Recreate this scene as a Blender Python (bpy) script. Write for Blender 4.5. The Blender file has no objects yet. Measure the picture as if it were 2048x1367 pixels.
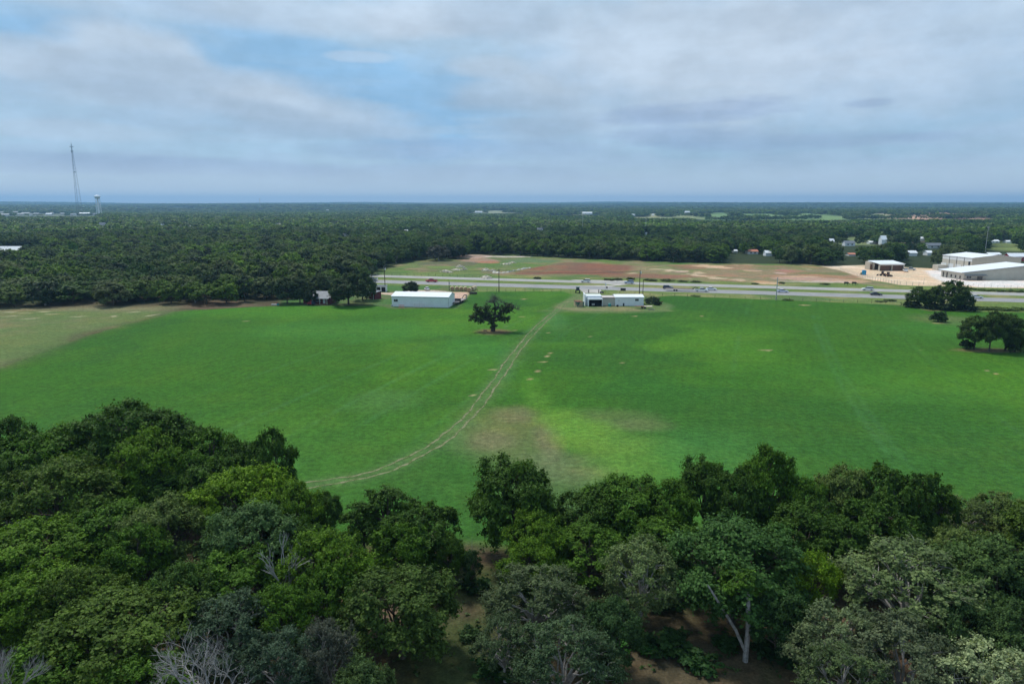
import bpy, math, random
import numpy as np
from mathutils import Vector, Matrix

# ------------------------------------------------------------------ camera
SC = bpy.context.scene
COL = SC.collection
FPX = 1365.0
PITCH = math.atan((683.5 - 409) / FPX)
H = 38.0
cam = bpy.data.cameras.new('camera')
cam.sensor_width = 36; cam.lens = 36 * FPX / 2048
cam.clip_start = 0.5; cam.clip_end = 60000
camo = bpy.data.objects.new('camera', cam); COL.objects.link(camo)
camo.location = (0, 0, H); camo.rotation_euler = (math.pi / 2 - PITCH, 0, 0)
SC.camera = camo
SC.view_settings.view_transform = 'Standard'
SC.view_settings.look = 'None'
SC.view_settings.gamma = 1
SC.view_settings.exposure = 0.07
SC.view_settings.use_curve_mapping = False
SC.render.engine = 'CYCLES'
SC.cycles.max_bounces = 6; SC.cycles.diffuse_bounces = 3; SC.cycles.glossy_bounces = 2
SC.cycles.transmission_bounces = 2; SC.cycles.volume_bounces = 0; SC.cycles.transparent_max_bounces = 8
SC.cycles.use_denoising = True
try:
    SC.cycles.denoiser = 'OPENIMAGEDENOISE'; SC.cycles.denoising_input_passes = 'RGB_ALBEDO_NORMAL'
except Exception:
    pass

def ray(u, v):
    dx = (u - 1024) / FPX; dz = (683.5 - v) / FPX
    d = np.array([dx, math.cos(PITCH) + dz * math.sin(PITCH), -math.sin(PITCH) + dz * math.cos(PITCH)])
    return d / np.linalg.norm(d)
def P(u, v, z=0.0):
    d = ray(u, v); t = (z - H) / d[2]
    return (d[0] * t, d[1] * t)
def proj(x, y, z):
    z = z - H
    f = y * math.cos(PITCH) - z * math.sin(PITCH); up = y * math.sin(PITCH) + z * math.cos(PITCH)
    f = np.where(np.abs(f) < 1e-3, 1e-3, f)
    return 1024 + FPX * x / f, 683.5 - FPX * up / f
def azel(u, v):
    d = ray(u, v); return math.atan2(d[0], d[1]), math.asin(d[2])

# ------------------------------------------------------------------ node helper
class NT:
    def __init__(s, tree): s.t = tree; s.n = tree.nodes; s.l = tree.links
    def add(s, typ, **kw):
        n = s.n.new(typ)
        for k, v in kw.items(): setattr(n, k, v)
        return n
    def put(s, sock, v):
        if v is None: return
        if isinstance(v, (int, float)): sock.default_value = v
        elif isinstance(v, (tuple, list)):
            if len(v) == 3 and len(sock.default_value) == 4: v = tuple(v) + (1,)
            sock.default_value = v
        else: s.l.new(v, sock)
    def m(s, op, a, b=None, c=None, clamp=False):
        n = s.add('ShaderNodeMath', operation=op, use_clamp=clamp)
        s.put(n.inputs[0], a); s.put(n.inputs[1], b); s.put(n.inputs[2], c)
        return n.outputs[0]
    def mix(s, f, a, b, mode='MIX'):
        n = s.add('ShaderNodeMix', data_type='RGBA', blend_type=mode)
        s.put(n.inputs['Factor'], f); s.put(n.inputs[6], a); s.put(n.inputs[7], b)
        return n.outputs[2]
    def noise(s, vec, scale, detail=3, rough=0.5, dim='3D', dist=0):
        n = s.add('ShaderNodeTexNoise', noise_dimensions=dim)
        s.put(n.inputs['Vector'], vec); n.inputs['Scale'].default_value = scale
        n.inputs['Detail'].default_value = detail; n.inputs['Roughness'].default_value = rough
        n.inputs['Distortion'].default_value = dist
        return n.outputs[0]
    def sm(s, x, a, b, lo=0.0, hi=1.0):
        n = s.add('ShaderNodeMapRange', interpolation_type='SMOOTHSTEP')
        s.put(n.inputs[0], x); n.inputs[1].default_value = a; n.inputs[2].default_value = b
        n.inputs[3].default_value = lo; n.inputs[4].default_value = hi
        return n.outputs[0]
    def vec(s, x, y, z):
        n = s.add('ShaderNodeCombineXYZ'); s.put(n.inputs[0], x); s.put(n.inputs[1], y); s.put(n.inputs[2], z)
        return n.outputs[0]

def S(r, g, b):
    f = lambda c: (c / 255) / 12.92 if c / 255 <= 0.04045 else ((c / 255 + 0.055) / 1.055) ** 2.4
    return (f(r), f(g), f(b))

# ------------------------------------------------------------------ sky
SUN_EL, SUN_AZ = math.radians(58), math.radians(-38)     # azimuth from +Y (away from the camera), negative = to the west side
W = bpy.data.worlds.new('World'); SC.world = W; W.use_nodes = True
w = NT(W.node_tree); w.n.clear()
sky = w.add('ShaderNodeTexSky', sky_type='NISHITA')
sky.sun_disc = False; sky.sun_elevation = SUN_EL; sky.sun_rotation = SUN_AZ
sky.altitude = 150; sky.air_density = 1.0; sky.dust_density = 0.6; sky.ozone_density = 2.0
tc = w.add('ShaderNodeTexCoord')
sep = w.add('ShaderNodeSeparateXYZ'); w.l.new(tc.outputs['Generated'], sep.inputs[0])
X, Y, Z = sep.outputs
az = w.m('ARCTAN2', X, Y); el = w.m('ARCSINE', Z)
pv = w.vec(az, w.m('MULTIPLY', el, 2.6), 0.3)             # streaky
pv2 = w.vec(az, w.m('MULTIPLY', el, 5.0), 2.7)
wob = w.m('SUBTRACT', w.noise(w.vec(az, w.m('MULTIPLY', el, 1.7), 0.3), 9, 8, 0.55), 0.5)
wob2 = w.m('SUBTRACT', w.noise(pv2, 12, 8, 0.6), 0.5)
STR = 0.1
def sc3(c, k=1 / STR): return (c[0] * k, c[1] * k, c[2] * k)
# thin veil over a clear blue sky
col = w.mix(0.55, sky.outputs[0], sc3(S(128, 178, 220)))
veil = w.sm(w.m('ADD', w.noise(pv, 3.2, 5, 0.55), w.m('MULTIPLY', el, 0.35)), 0.42, 0.66, 0.35, 0.85)
col = w.mix(veil, col, sc3(S(178, 204, 225)))
def blob(u, v, ru, rv, k=1.0, rough=1.6, soft=0.9, rot=0.0, base=None):
    rough *= 1.35; soft *= .9
    a0, e0 = azel(u, v); ra = ru / FPX; re = rv / FPX
    da = w.m('SUBTRACT', az, a0); de = w.m('SUBTRACT', el, e0)
    if rot:
        c, s = math.cos(rot), math.sin(rot)
        da, de = (w.m('ADD', w.m('MULTIPLY', da, c), w.m('MULTIPLY', de, s)),
                  w.m('SUBTRACT', w.m('MULTIPLY', de, c), w.m('MULTIPLY', da, s)))
    q = w.m('ADD', w.m('POWER', w.m('ABSOLUTE', w.m('DIVIDE', da, ra)), 2), w.m('POWER', w.m('ABSOLUTE', w.m('DIVIDE', de, re)), 2))
    q = w.m('ADD', q, w.m('MULTIPLY', wob if rough > 0 else wob2, abs(rough)))
    return w.m('MULTIPLY', w.sm(q, 1 + soft * 0.5, 1 - soft, 0, 1), k)
def lay(c, m, rgb): return w.mix(m, c, sc3(S(*rgb)))
# clear blue openings
for b in [(560, 130, 260, 52, .85, 1.5, .9, -.12), (860, 215, 190, 95, .8, 1.5, .9), (690, 180, 260, 75, .75, 1.5, .9, -.3), (180, 82, 230, 24, .7, 1.5, .9),
          (1200, 175, 170, 38, .6, 1.4, .9, -.45), (1650, 190, 240, 24, .35, 1.4, .9), (40, 60, 120, 40, .4, 1.4, .9)]:
    col = lay(col, blob(*b), (144, 188, 225))
# light high cloud
for b in [(1400, 110, 330, 130, .75, 1.2, 1.0), (1900, 60, 330, 110, .55, 1.2, 1.0), (600, 30, 420, 34, .55, 1.4, 1.0), (715, 114, 60, 10, .45, 2.2, 1.0),
          (860, 30, 180, 40, .6, 1.4, 1.0), (1500, 170, 420, 90, .4, 1.2, 1.0)]:
    col = lay(col, blob(*b), (198, 213, 229))
# broad grey-blue layer clouds in streaks
st = w.noise(pv2, 5.5, 5, 0.55)
band = w.m('MULTIPLY', w.sm(st, 0.44, 0.62), w.sm(el, 0.2, 0.06))
col = lay(col, w.m('MULTIPLY', band, 0.6), (166, 189, 213))
st2 = w.noise(w.vec(az, w.m('MULTIPLY', el, 7.0), 9.1), 6.5, 5, 0.5)
col = lay(col, w.m('MULTIPLY', w.m('MULTIPLY', w.sm(st2, 0.47, 0.63), w.sm(el, 0.25, 0.04)), 0.5), (178, 202, 224))
# cumulus with pale tops and grey bases
for b in [(275, 120, 130, 62, .95, 1.5, .8), (60, 118, 190, 32, .8, 1.4, .9), (330, 165, 300, 40, .7, 1.4, .9), (500, 200, 270, 34, .75, 1.5, .9, -.16), (600, 218, 260, 36, .6, 1.4, .9, -.1),
          (965, 132, 75, 22, .75, 1.5, .9), (1040, 185, 140, 30, .6, 1.5, .9), (1010, 30, 150, 55, .6, 1.6, .9), (150, 262, 170, 16, .45, 1.2, 1)]:
    col = lay(col, blob(*b), (188, 205, 222))
for b in [(290, 145, 170, 34, .6, 1.4, 1.0), (470, 222, 330, 26, .7, 1.3, 1.0, -.13), (640, 262, 200, 18, .6, -1.2, 1.0), (1000, 35, 120, 40, .45, 1.4, 1.0),
          (1030, 208, 160, 20, .6, 1.3, 1.0), (1110, 250, 110, 24, .6, -1.4, 1.0)]:
    col = lay(col, blob(*b), (163, 185, 207))
for b in [(1395, 225, 190, 22, .6, -1.9, 1.0, .04), (1360, 272, 150, 20, .5, -1.5, 1.0), (1560, 285, 220, 16, .45, -1.3, 1.0), (1740, 206, 40, 8, .5, -1.2, 1.0), (1860, 272, 60, 9, .4, -1.2, 1.0),
          (900, 300, 280, 22, .4, -1.2, 1.0), (120, 325, 330, 18, .5, -1.2, 1.0), (880, 350, 330, 22, .45, -1.2, 1.0), (430, 335, 300, 16, .4, -1.2, 1.0)]:
    col = lay(col, blob(*b), (150, 172, 204))
# pale air towards the horizon
fine = w.noise(w.vec(az, w.m('MULTIPLY', el, 2.6), 4.4), 9, 7, 0.52)
bil = w.sm(w.noise(w.vec(az, w.m('MULTIPLY', el, 1.4), 7.7), 22, 8, 0.6), 0.3, 0.7, 0.955, 1.045)
tex = w.m('MULTIPLY', bil, w.m('MULTIPLY', w.sm(fine, 0.3, 0.72, 0.93, 1.07), w.sm(w.noise(pv2, 22, 5, 0.5), 0.3, 0.7, 0.985, 1.015)))
col = w.mix(1.0, col, w.vec(tex, tex, tex), 'MULTIPLY')
col = lay(col, w.sm(el, 0.07, -0.005, 0, 0.95), (220, 229, 233))
col = lay(col, w.sm(el, 0.03, 0.0, 0, 0.9), (238, 240, 237))
bg = w.add('ShaderNodeBackground'); w.l.new(col, bg.inputs[0]); bg.inputs[1].default_value = STR
wo = w.add('ShaderNodeOutputWorld'); w.l.new(bg.outputs[0], wo.inputs[0])

sun = bpy.data.lights.new('sun', 'SUN'); sun.energy = 3.3; sun.angle = math.radians(9); sun.color = (1.0, 0.96, 0.9)
suno = bpy.data.objects.new('sun', sun); COL.objects.link(suno)
sd = Vector((math.sin(SUN_AZ) * math.cos(SUN_EL), math.cos(SUN_AZ) * math.cos(SUN_EL), math.sin(SUN_EL)))
suno.rotation_euler = sd.to_track_quat('Z', 'Y').to_euler()
suno.location = (0, 0, 200)

# ------------------------------------------------------------------ materials
MATS = {}
def mat(name, rgb, rough=0.7, spec=0.3, var=0.12, vscale=1.2, metal=0.0, bump=0.0, stripes=None):
    if name in MATS: return MATS[name]
    m = bpy.data.materials.new(name); m.use_nodes = True; t = NT(m.node_tree); t.n.clear()
    tcn = t.add('ShaderNodeTexCoord')
    n1 = t.noise(tcn.outputs['Object'], vscale, 4, 0.6)
    k = t.sm(n1, 0.3, 0.7, 1 - var, 1 + var)
    c = t.mix(1.0, rgb, t.vec(k, k, k), 'MULTIPLY')
    b = t.add('ShaderNodeBsdfPrincipled'); t.l.new(c, b.inputs['Base Color'])
    b.inputs['Roughness'].default_value = rough; b.inputs['Specular IOR Level'].default_value = spec; b.inputs['Metallic'].default_value = metal
    if bump:
        bn = t.add('ShaderNodeBump'); bn.inputs['Strength'].default_value = bump; t.l.new(n1, bn.inputs['Height']); t.l.new(bn.outputs[0], b.inputs['Normal'])
    o = t.add('ShaderNodeOutputMaterial'); t.l.new(b.outputs[0], o.inputs[0])
    MATS[name] = m; return m

def obj_color_mat(name, rough=0.35, spec=0.5, coat=0.0):
    m = bpy.data.materials.new(name); m.use_nodes = True; t = NT(m.node_tree); t.n.clear()
    oi = t.add('ShaderNodeObjectInfo'); tcn = t.add('ShaderNodeTexCoord')
    n1 = t.noise(tcn.outputs['Object'], 1.5, 4, 0.6); k = t.sm(n1, 0.3, 0.7, 0.9, 1.06)
    c = t.mix(1.0, oi.outputs['Color'], t.vec(k, k, k), 'MULTIPLY')
    b = t.add('ShaderNodeBsdfPrincipled'); t.l.new(c, b.inputs['Base Color'])
    b.inputs['Roughness'].default_value = rough; b.inputs['Specular IOR Level'].default_value = spec; b.inputs['Coat Weight'].default_value = coat
    o = t.add('ShaderNodeOutputMaterial'); t.l.new(b.outputs[0], o.inputs[0])
    return m

def leaf_mat(name, instancer=False):
    m = bpy.data.materials.new(name); m.use_nodes = True; t = NT(m.node_tree); t.n.clear()
    if instancer:
        a = t.add('ShaderNodeAttribute', attribute_type='INSTANCER', attribute_name='tint'); base = a.outputs['Color']
    else:
        a = t.add('ShaderNodeObjectInfo'); base = a.outputs['Color']
    sh = t.add('ShaderNodeAttribute', attribute_type='GEOMETRY', attribute_name='shade').outputs['Fac']
    k = t.m('MULTIPLY_ADD', t.m('POWER', sh, 1.3), 1.5, 0.42)
    c = t.mix(1.0, base, t.vec(t.m('MULTIPLY', k, t.m('MULTIPLY_ADD', sh, 0.2, 0.9)), k, t.m('MULTIPLY', k, 0.95)), 'MULTIPLY')
    b = t.add('ShaderNodeBsdfPrincipled'); t.l.new(c, b.inputs['Base Color'])
    b.inputs['Roughness'].default_value = 0.6; b.inputs['Specular IOR Level'].default_value = 0.1
    tr = t.add('ShaderNodeBsdfTranslucent')
    t.l.new(t.mix(1.0, c, (1.25, 1.35, 0.7, 1), 'MULTIPLY'), tr.inputs[0])
    mx = t.add('ShaderNodeMixShader'); mx.inputs[0].default_value = 0.28
    t.l.new(b.outputs[0], mx.inputs[1]); t.l.new(tr.outputs[0], mx.inputs[2])
    o = t.add('ShaderNodeOutputMaterial'); t.l.new(mx.outputs[0], o.inputs[0])
    return m
LEAF = leaf_mat('leaves'); LEAF_FAR = leaf_mat('far_leaves', True)
PAINT = obj_color_mat('car_paint', 0.3, 0.5, 0.5)
BARK = mat('bark', (0.10, 0.082, 0.066), 0.9, 0.1, 0.35, 3.0, bump=0.5)
BARKG = mat('grey_bark', (0.30, 0.28, 0.26), 0.9, 0.1, 0.3, 3.0, bump=0.4)
TWIG = mat('lichen_twigs', (0.22, 0.24, 0.16), 0.9, 0.1, 0.25, 2.0)

ORD = ['first', 'second', 'third', 'fourth', 'fifth', 'sixth', 'seventh', 'eighth', 'ninth', 'tenth', 'eleventh', 'twelfth', 'thirteenth', 'fourteenth', 'fifteenth', 'sixteenth', 'seventeenth', 'eighteenth', 'nineteenth', 'twentieth'] + [t_ + '-' + u_ if u_ else v_ for t_, v_ in (('twenty', 'thirtieth'), ('thirty', 'fortieth'), ('forty', 'fiftieth'), ('fifty', 'sixtieth'), ('sixty', 'seventieth')) for u_ in ('first', 'second', 'third', 'fourth', 'fifth', 'sixth', 'seventh', 'eighth', 'ninth', '')]
# ------------------------------------------------------------------ mesh helpers
def link(name, me, parent=None, loc=None, rot=None, scale=None):
    o = bpy.data.objects.new(name, me); COL.objects.link(o)
    if parent is not None: o.parent = parent
    if loc is not None: o.location = loc
    if rot is not None: o.rotation_euler = rot if isinstance(rot, (tuple, list)) else (0, 0, rot)
    if scale is not None: o.scale = scale
    return o
def tag(o, label=None, cat=None, group=None, kind=None):
    if label: o['label'] = label
    if cat: o['category'] = cat
    if group: o['group'] = group
    if kind: o['kind'] = kind
    return o
def empty(name, loc, rz=0.0, label=None, cat=None, group=None):
    o = bpy.data.objects.new(name, None); COL.objects.link(o); o.location = loc; o.rotation_euler = (0, 0, rz); o.empty_display_size = 0.3
    return tag(o, label, cat, group)
def np_mesh(name, V, F, m=None, attrs=None, smooth=False):
    """V (n,3), F (k,3|4) uniform arrays"""
    me = bpy.data.meshes.new(name); V = np.asarray(V, np.float32); F = np.asarray(F, np.int32)
    k = F.shape[1]; n = len(F)
    me.vertices.add(len(V)); me.vertices.foreach_set('co', V.ravel())
    me.loops.add(n * k); me.loops.foreach_set('vertex_index', F.ravel())
    me.polygons.add(n); me.polygons.foreach_set('loop_start', np.arange(0, n * k, k, dtype=np.int32))
    try: me.polygons.foreach_set('loop_total', np.full(n, k, np.int32))
    except Exception: pass
    if smooth: me.polygons.foreach_set('use_smooth', np.ones(n, bool))
    for an, (typ, dom, arr) in (attrs or {}).items():
        a = me.attributes.new(an, typ, dom)
        a.data.foreach_set('color' if typ == 'FLOAT_COLOR' else ('vector' if typ == 'FLOAT_VECTOR' else 'value'), np.asarray(arr).ravel())
    me.update(calc_edges=True)
    if m: me.materials.append(m)
    return me

class MB:
    """collects simple solids; build() gives one mesh object"""
    def __init__(s): s.v = []; s.f = []
    def add(s, vs, fs):
        o = len(s.v); s.v += [tuple(p) for p in vs]; s.f += [tuple(i + o for i in f) for f in fs]; return s
    def box(s, x0, x1, y0, y1, z0, z1):
        return s.add([(x0, y0, z0), (x1, y0, z0), (x1, y1, z0), (x0, y1, z0), (x0, y0, z1), (x1, y0, z1), (x1, y1, z1), (x0, y1, z1)],
                     [(0, 3, 2, 1), (4, 5, 6, 7), (0, 1, 5, 4), (1, 2, 6, 5), (2, 3, 7, 6), (3, 0, 4, 7)])
    def hexa(s, b, t):
        n = len(b)
        return s.add(list(b) + list(t), [tuple(range(n - 1, -1, -1)), tuple(range(n, 2 * n))] + [(i, (i + 1) % n, n + (i + 1) % n, n + i) for i in range(n)])
    def tube(s, p, q, r0, r1=None, n=6, caps=True):
        r1 = r0 if r1 is None else r1
        p = Vector(p); q = Vector(q); d = (q - p)
        if d.length < 1e-6: return s
        d.normalize(); a = d.orthogonal().normalized(); b = d.cross(a)
        ring = lambda c, r: [c + (a * math.cos(2 * math.pi * i / n) + b * math.sin(2 * math.pi * i / n)) * r for i in range(n)]
        fs = [(i, (i + 1) % n, n + (i + 1) % n, n + i) for i in range(n)]
        if caps: fs += [tuple(range(n - 1, -1, -1)), tuple(range(n, 2 * n))]
        return s.add(ring(p, r0) + ring(q, r1), fs)
    def path(s, pts, rs, n=5):
        for i in range(len(pts) - 1): s.tube(pts[i], pts[i + 1], rs[i], rs[i + 1], n, False)
        return s
    def lathe(s, prof, n=16, c=(0, 0, 0), axis='z'):
        vs = []
        for r, h in prof:
            for i in range(n):
                a = 2 * math.pi * i / n; x, y = r * math.cos(a), r * math.sin(a)
                vs.append((c[0] + x, c[1] + y, c[2] + h) if axis == 'z' else ((c[0] + x, c[1] + h, c[2] + y) if axis == 'y' else (c[0] + h, c[1] + x, c[2] + y)))
        fs = []
        for k in range(len(prof) - 1):
            for i in range(n): fs.append((k * n + i, k * n + (i + 1) % n, (k + 1) * n + (i + 1) % n, (k + 1) * n + i))
        fs += [tuple(range(n - 1, -1, -1)), tuple(range((len(prof) - 1) * n, len(prof) * n))]
        return s.add(vs, fs)
    def mesh(s, name, m, smooth=False):
        me = bpy.data.meshes.new(name); me.from_pydata(s.v, [], s.f); me.update()
        if m: me.materials.append(m)
        if smooth:
            for p in me.polygons: p.use_smooth = True
        return me
    def build(s, name, m, parent=None, smooth=False, loc=None, rz=None):
        return link(name, s.mesh(name, m, smooth), parent, loc, rz)

# ------------------------------------------------------------------ terrain height and ground colour (albedo)
def sstep(x, a, b):
    t = np.clip((x - a) / (b - a), 0, 1); return t * t * (3 - 2 * t)
def T(x, y):
    x = np.asarray(x, float); y = np.asarray(y, float); r = np.hypot(x, y)
    k = sstep(r, 650, 3000)
    und = 5.0 * np.sin(x / 430 + 1.3) * np.cos(y / 510 + .4) + 6.5 * np.sin(x / 910 + y / 700 + 2.0) + 7.5 * np.sin(y / 820 - x / 2100 + 0.6)
    rise = 46 * sstep(r, 1500, 11500) + 4 * sstep(r, 1500, 2600)
    back = sstep(r, 11800, 15000) * 30
    far = 6.0 * np.sin(x / 1700 + 0.8) + 4 * np.sin(x / 740 + y / 1900) + 2.5 * np.sin(x / 310 + 2)
    return k * und * 0.6 + rise + far * sstep(r, 4000, 9000) - back
def Tz(x, y): return float(T(x, y))

def vnoise(x, y, s, seed=0):
    """smooth value noise, 0..1"""
    x = np.asarray(x) / s + seed * 17.13; y = np.asarray(y) / s + seed * 7.77
    xi = np.floor(x).astype(np.int64); yi = np.floor(y).astype(np.int64); fx = x - xi; fy = y - yi
    fx = fx * fx * (3 - 2 * fx); fy = fy * fy * (3 - 2 * fy)
    def h(i, j):
        n = (i * 374761393 + j * 668265263 + seed * 1442695) & 0x7fffffff
        n = ((n ^ (n >> 13)) * 1274126177) & 0x7fffffff
        return ((n ^ (n >> 16)) & 0xffff) / 65535.0
    return (h(xi, yi) * (1 - fx) + h(xi + 1, yi) * fx) * (1 - fy) + (h(xi, yi + 1) * (1 - fx) + h(xi + 1, yi + 1) * fx) * fy
def fbm(x, y, s, seed=0, o=4):
    r = 0; a = 0.5; t = 0
    for i in range(o): r = r + a * vnoise(x, y, s / 2 ** i, seed + i * 3); t += a; a *= 0.55
    return r / t

def sdist(X, Y, poly):
    """signed distance to polygon, positive inside"""
    px = np.array([p[0] for p in poly]); py = np.array([p[1] for p in poly]); n = len(poly)
    best = np.full(X.shape, 1e12); inside = np.zeros(X.shape, bool)
    for i in range(n):
        x0, y0, x1, y1 = px[i], py[i], px[(i + 1) % n], py[(i + 1) % n]
        dx, dy = x1 - x0, y1 - y0; t = np.clip(((X - x0) * dx + (Y - y0) * dy) / (dx * dx + dy * dy + 1e-9), 0, 1)
        best = np.minimum(best, (X - x0 - t * dx) ** 2 + (Y - y0 - t * dy) ** 2)
        c = ((y0 > Y) != (y1 > Y)) & (X < (x1 - x0) * (Y - y0) / (y1 - y0 + 1e-12) + x0)
        inside ^= c
    d = np.sqrt(best); return np.where(inside, d, -d)
def ldist(X, Y, pts):
    best = np.full(X.shape, 1e12)
    for (x0, y0), (x1, y1) in zip(pts[:-1], pts[1:]):
        dx, dy = x1 - x0, y1 - y0; t = np.clip(((X - x0) * dx + (Y - y0) * dy) / (dx * dx + dy * dy + 1e-9), 0, 1)
        best = np.minimum(best, (X - x0 - t * dx) ** 2 + (Y - y0 - t * dy) ** 2)
    return np.sqrt(best)
def PX(pts): return [P(u, v) for u, v in pts]

# road centre lines on the ground: y = c - k x
ROAD_NEAR = lambda x: (319.5 - 0.2535 * x, 333.5 - 0.2560 * x)      # near and far edge of the carriageway that is closer
ROAD_FAR = lambda x: (345.3 - 0.2640 * x, 356.5 - 0.2600 * x)

CROP = PX([(0, 735), (180, 668), (350, 622), (560, 611), (760, 612), (790, 617), (912, 616), (935, 592), (952, 583), (1130, 582), (1150, 590), (1108, 616), (1150, 622), (1345, 622), (1290, 596),
           (1340, 591), (1560, 600), (1810, 610), (1860, 622), (2048, 624)])
CROP = [(-150.0, 118.0)] + CROP + [(260, 262), (420, 225), (420, 80), (70, 79), (30, 77), (2, 70), (-25, 74), (-60, 78), (-150, 84)]
STUBBLE = [(-330, 254)] + PX([(0, 616), (330, 611), (350, 622), (180, 668), (0, 735)]) + [(-200, 118), (-330, 118)]
YARD = PX([(560, 600), (560, 611), (760, 612), (785, 616), (915, 617), (935, 600), (955, 582), (900, 572), (760, 570), (740, 575), (700, 590)])
SAND = PX([(1640, 532), (1735, 530), (1830, 535), (1900, 538), (2100, 545), (2100, 576), (2048, 577), (1950, 575), (1890, 572), (1850, 572), (1800, 570), (1745, 560), (1712, 551), (1680, 541)])
CONC = PX([(1850, 541), (1895, 540), (1895, 553), (1940, 562), (2100, 560), (2100, 575), (1960, 574), (1890, 565), (1862, 553)])
TILL = PX([(1035, 541), (1075, 533), (1130, 525), (1180, 526), (1262, 531), (1262, 541), (1240, 550), (1130, 548), (1030, 549)])
TAN = PX([(1250, 531), (1400, 528), (1600, 531), (1690, 537), (1745, 556), (1700, 563), (1560, 564), (1400, 562), (1290, 556), (1250, 551)])
MEADOW = PX([(735, 548), (800, 528), (855, 519), (935, 508), (1050, 509), (1200, 518), (1400, 526), (1600, 528), (1735, 533), (2100, 545), (2100, 580), (1400, 570), (1140, 561)])

def ground_color(X, Y):
    n1 = fbm(X, Y, 60, 1); n2 = fbm(X, Y, 14, 2); n3 = fbm(X, Y, 4, 3, 3); n4 = fbm(X, Y, 26, 5)
    sh = X.shape + (1,)
    def C(rgb): return np.array(rgb)
    def mixc(c, rgb, m): m = np.clip(m, 0, 1).reshape(sh); return c * (1 - m) + np.asarray(rgb) * m
    # wood floor: leaf litter and soil
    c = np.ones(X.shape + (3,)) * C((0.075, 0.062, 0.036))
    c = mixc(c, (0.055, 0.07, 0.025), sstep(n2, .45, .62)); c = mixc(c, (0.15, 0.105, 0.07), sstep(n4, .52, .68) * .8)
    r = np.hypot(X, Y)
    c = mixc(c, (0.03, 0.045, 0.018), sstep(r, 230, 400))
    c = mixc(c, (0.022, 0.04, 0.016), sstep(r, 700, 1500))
    e = (n2 - .5) * 6 + (n3 - .5) * 2.5
    # verge and meadow
    vd = np.minimum(Y - (290 - 0.24 * X - 6), (374 - 0.255 * X) - Y)
    verge = sstep(vd, -2, 3) * sstep(np.abs(X), 700, 500)
    vg = np.ones_like(c) * C((0.115, 0.17, 0.042)); vg = mixc(vg, (0.19, 0.2, 0.075), sstep(n2, .42, .68)); vg = mixc(vg, (0.07, 0.13, 0.035), sstep(n4, .5, .7) * .8)
    m = sstep(sdist(X, Y, MEADOW) + e, -2, 3)
    md = np.ones_like(c) * C((0.12, 0.165, 0.05)); md = mixc(md, (0.2, 0.17, 0.09), sstep(n2, .42, .62)); md = mixc(md, (0.085, 0.13, 0.045), sstep(n1, .5, .7) * .8); md = mixc(md, (0.07, 0.16, .03), sstep(n4, .55, .75) * .7)
    c = c * (1 - m.reshape(sh)) + md * m.reshape(sh)
    c = c * (1 - verge.reshape(sh)) + vg * verge.reshape(sh)
    mt = sstep(sdist(X, Y, TAN) + e * 1.4, -5, 5)
    ta = np.ones_like(c) * C((0.2, 0.17, 0.095)); ta = mixc(ta, (0.13, 0.17, 0.055), sstep(n1 * .5 + n2 * .5, .47, .6) * .9); ta = mixc(ta, (0.30, 0.17, 0.10), sstep(n4, .54, .7) * .75); ta = mixc(ta, (0.2, 0.115, 0.075), sstep(n1, .58, .72) * .7); ta = mixc(ta, (0.48, 0.36, 0.25), sstep(n2, .64, .74) * .9)
    c = c * (1 - mt.reshape(sh)) + ta * mt.reshape(sh)
    mt = sstep(sdist(X, Y, TILL) + e, -3, 3)
    ti = np.ones_like(c) * C((0.2, 0.093, 0.055)); ti = mixc(ti, (0.15, 0.09, 0.06), sstep(n2, .4, .65)); ti = mixc(ti, (0.17, 0.14, 0.07), sstep(n4, .56, .7) * .6)
    c = c * (1 - mt.reshape(sh)) + ti * mt.reshape(sh)
    for (u, v, wu, wv, rgb, k) in [(1310, 552, 120, 4, (.2, .105, .07), .7), (1000, 545, 30, 4, (.16, .13, .09), .6), (1415, 532, 30, 1.8, (.5, .35, .22), .9), (1438, 535, 24, 1.6, (.5, .36, .24), .8),
                                   (1362, 543, 16, 1.6, (.42, .3, .24), .8), (1395, 543, 10, 1.2, (.45, .33, .22), .7), (1500, 541, 18, 1.5, (.42, .28, .18), .8), (1570, 541, 14, 2.5, (.3, .15, .12), .8), (1560, 546, 10, 1.5, (.45, .3, .25), .8),
                                   (1540, 566, 30, 3.5, (.48, .33, .2), .9), (1520, 563, 20, 2, (.42, .25, .14), .8), (1620, 558, 70, 4, (.38, .25, .19), .9), (1600, 553, 40, 2, (.42, .3, .2), .8), (1700, 562, 45, 4, (.42, .27, .17), .9),
                                   (1640, 563, 60, 2, (.45, .38, .33), .7), (960, 521, 40, 4.5, (.3, .2, .15), .8), (975, 524, 26, 2.5, (.33, .15, .09), .8), (945, 512, 42, 3.5, (.35, .25, .2), .9), (1010, 513, 50, 1.3, (.5, .45, .4), .8),
                                   (900, 527, 60, 5, (.1, .1, .065), .7), (880, 534, 30, 2, (.13, .2, .05), .8), (1060, 521, 60, 4, (.1, .16, .08), .7), (1190, 533, 90, 8, (.2, .1, .065), .35),
                                   (1650, 547, 50, 3, (.1, .14, .045), .6), (2010, 571, 60, 3, (.42, .3, .22), .8)]:
        x0, y0 = P(u, v); rx = wu * math.hypot(x0, y0) / FPX; ry = wv * (y0 * y0 / (H * FPX))
        d = ((X - x0) / rx) ** 2 + ((Y - y0 + 0.05 * (X - x0)) / ry) ** 2 + (n2 - .5) * 2.2 + (n3 - .5) * 1.2
        c = mixc(c, rgb, sstep(d, 1.25, .55) * k)
    # sand lot and concrete
    ms = sstep(sdist(X, Y, SAND) + (n2 - .5) * 3, -1, 1)
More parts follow.
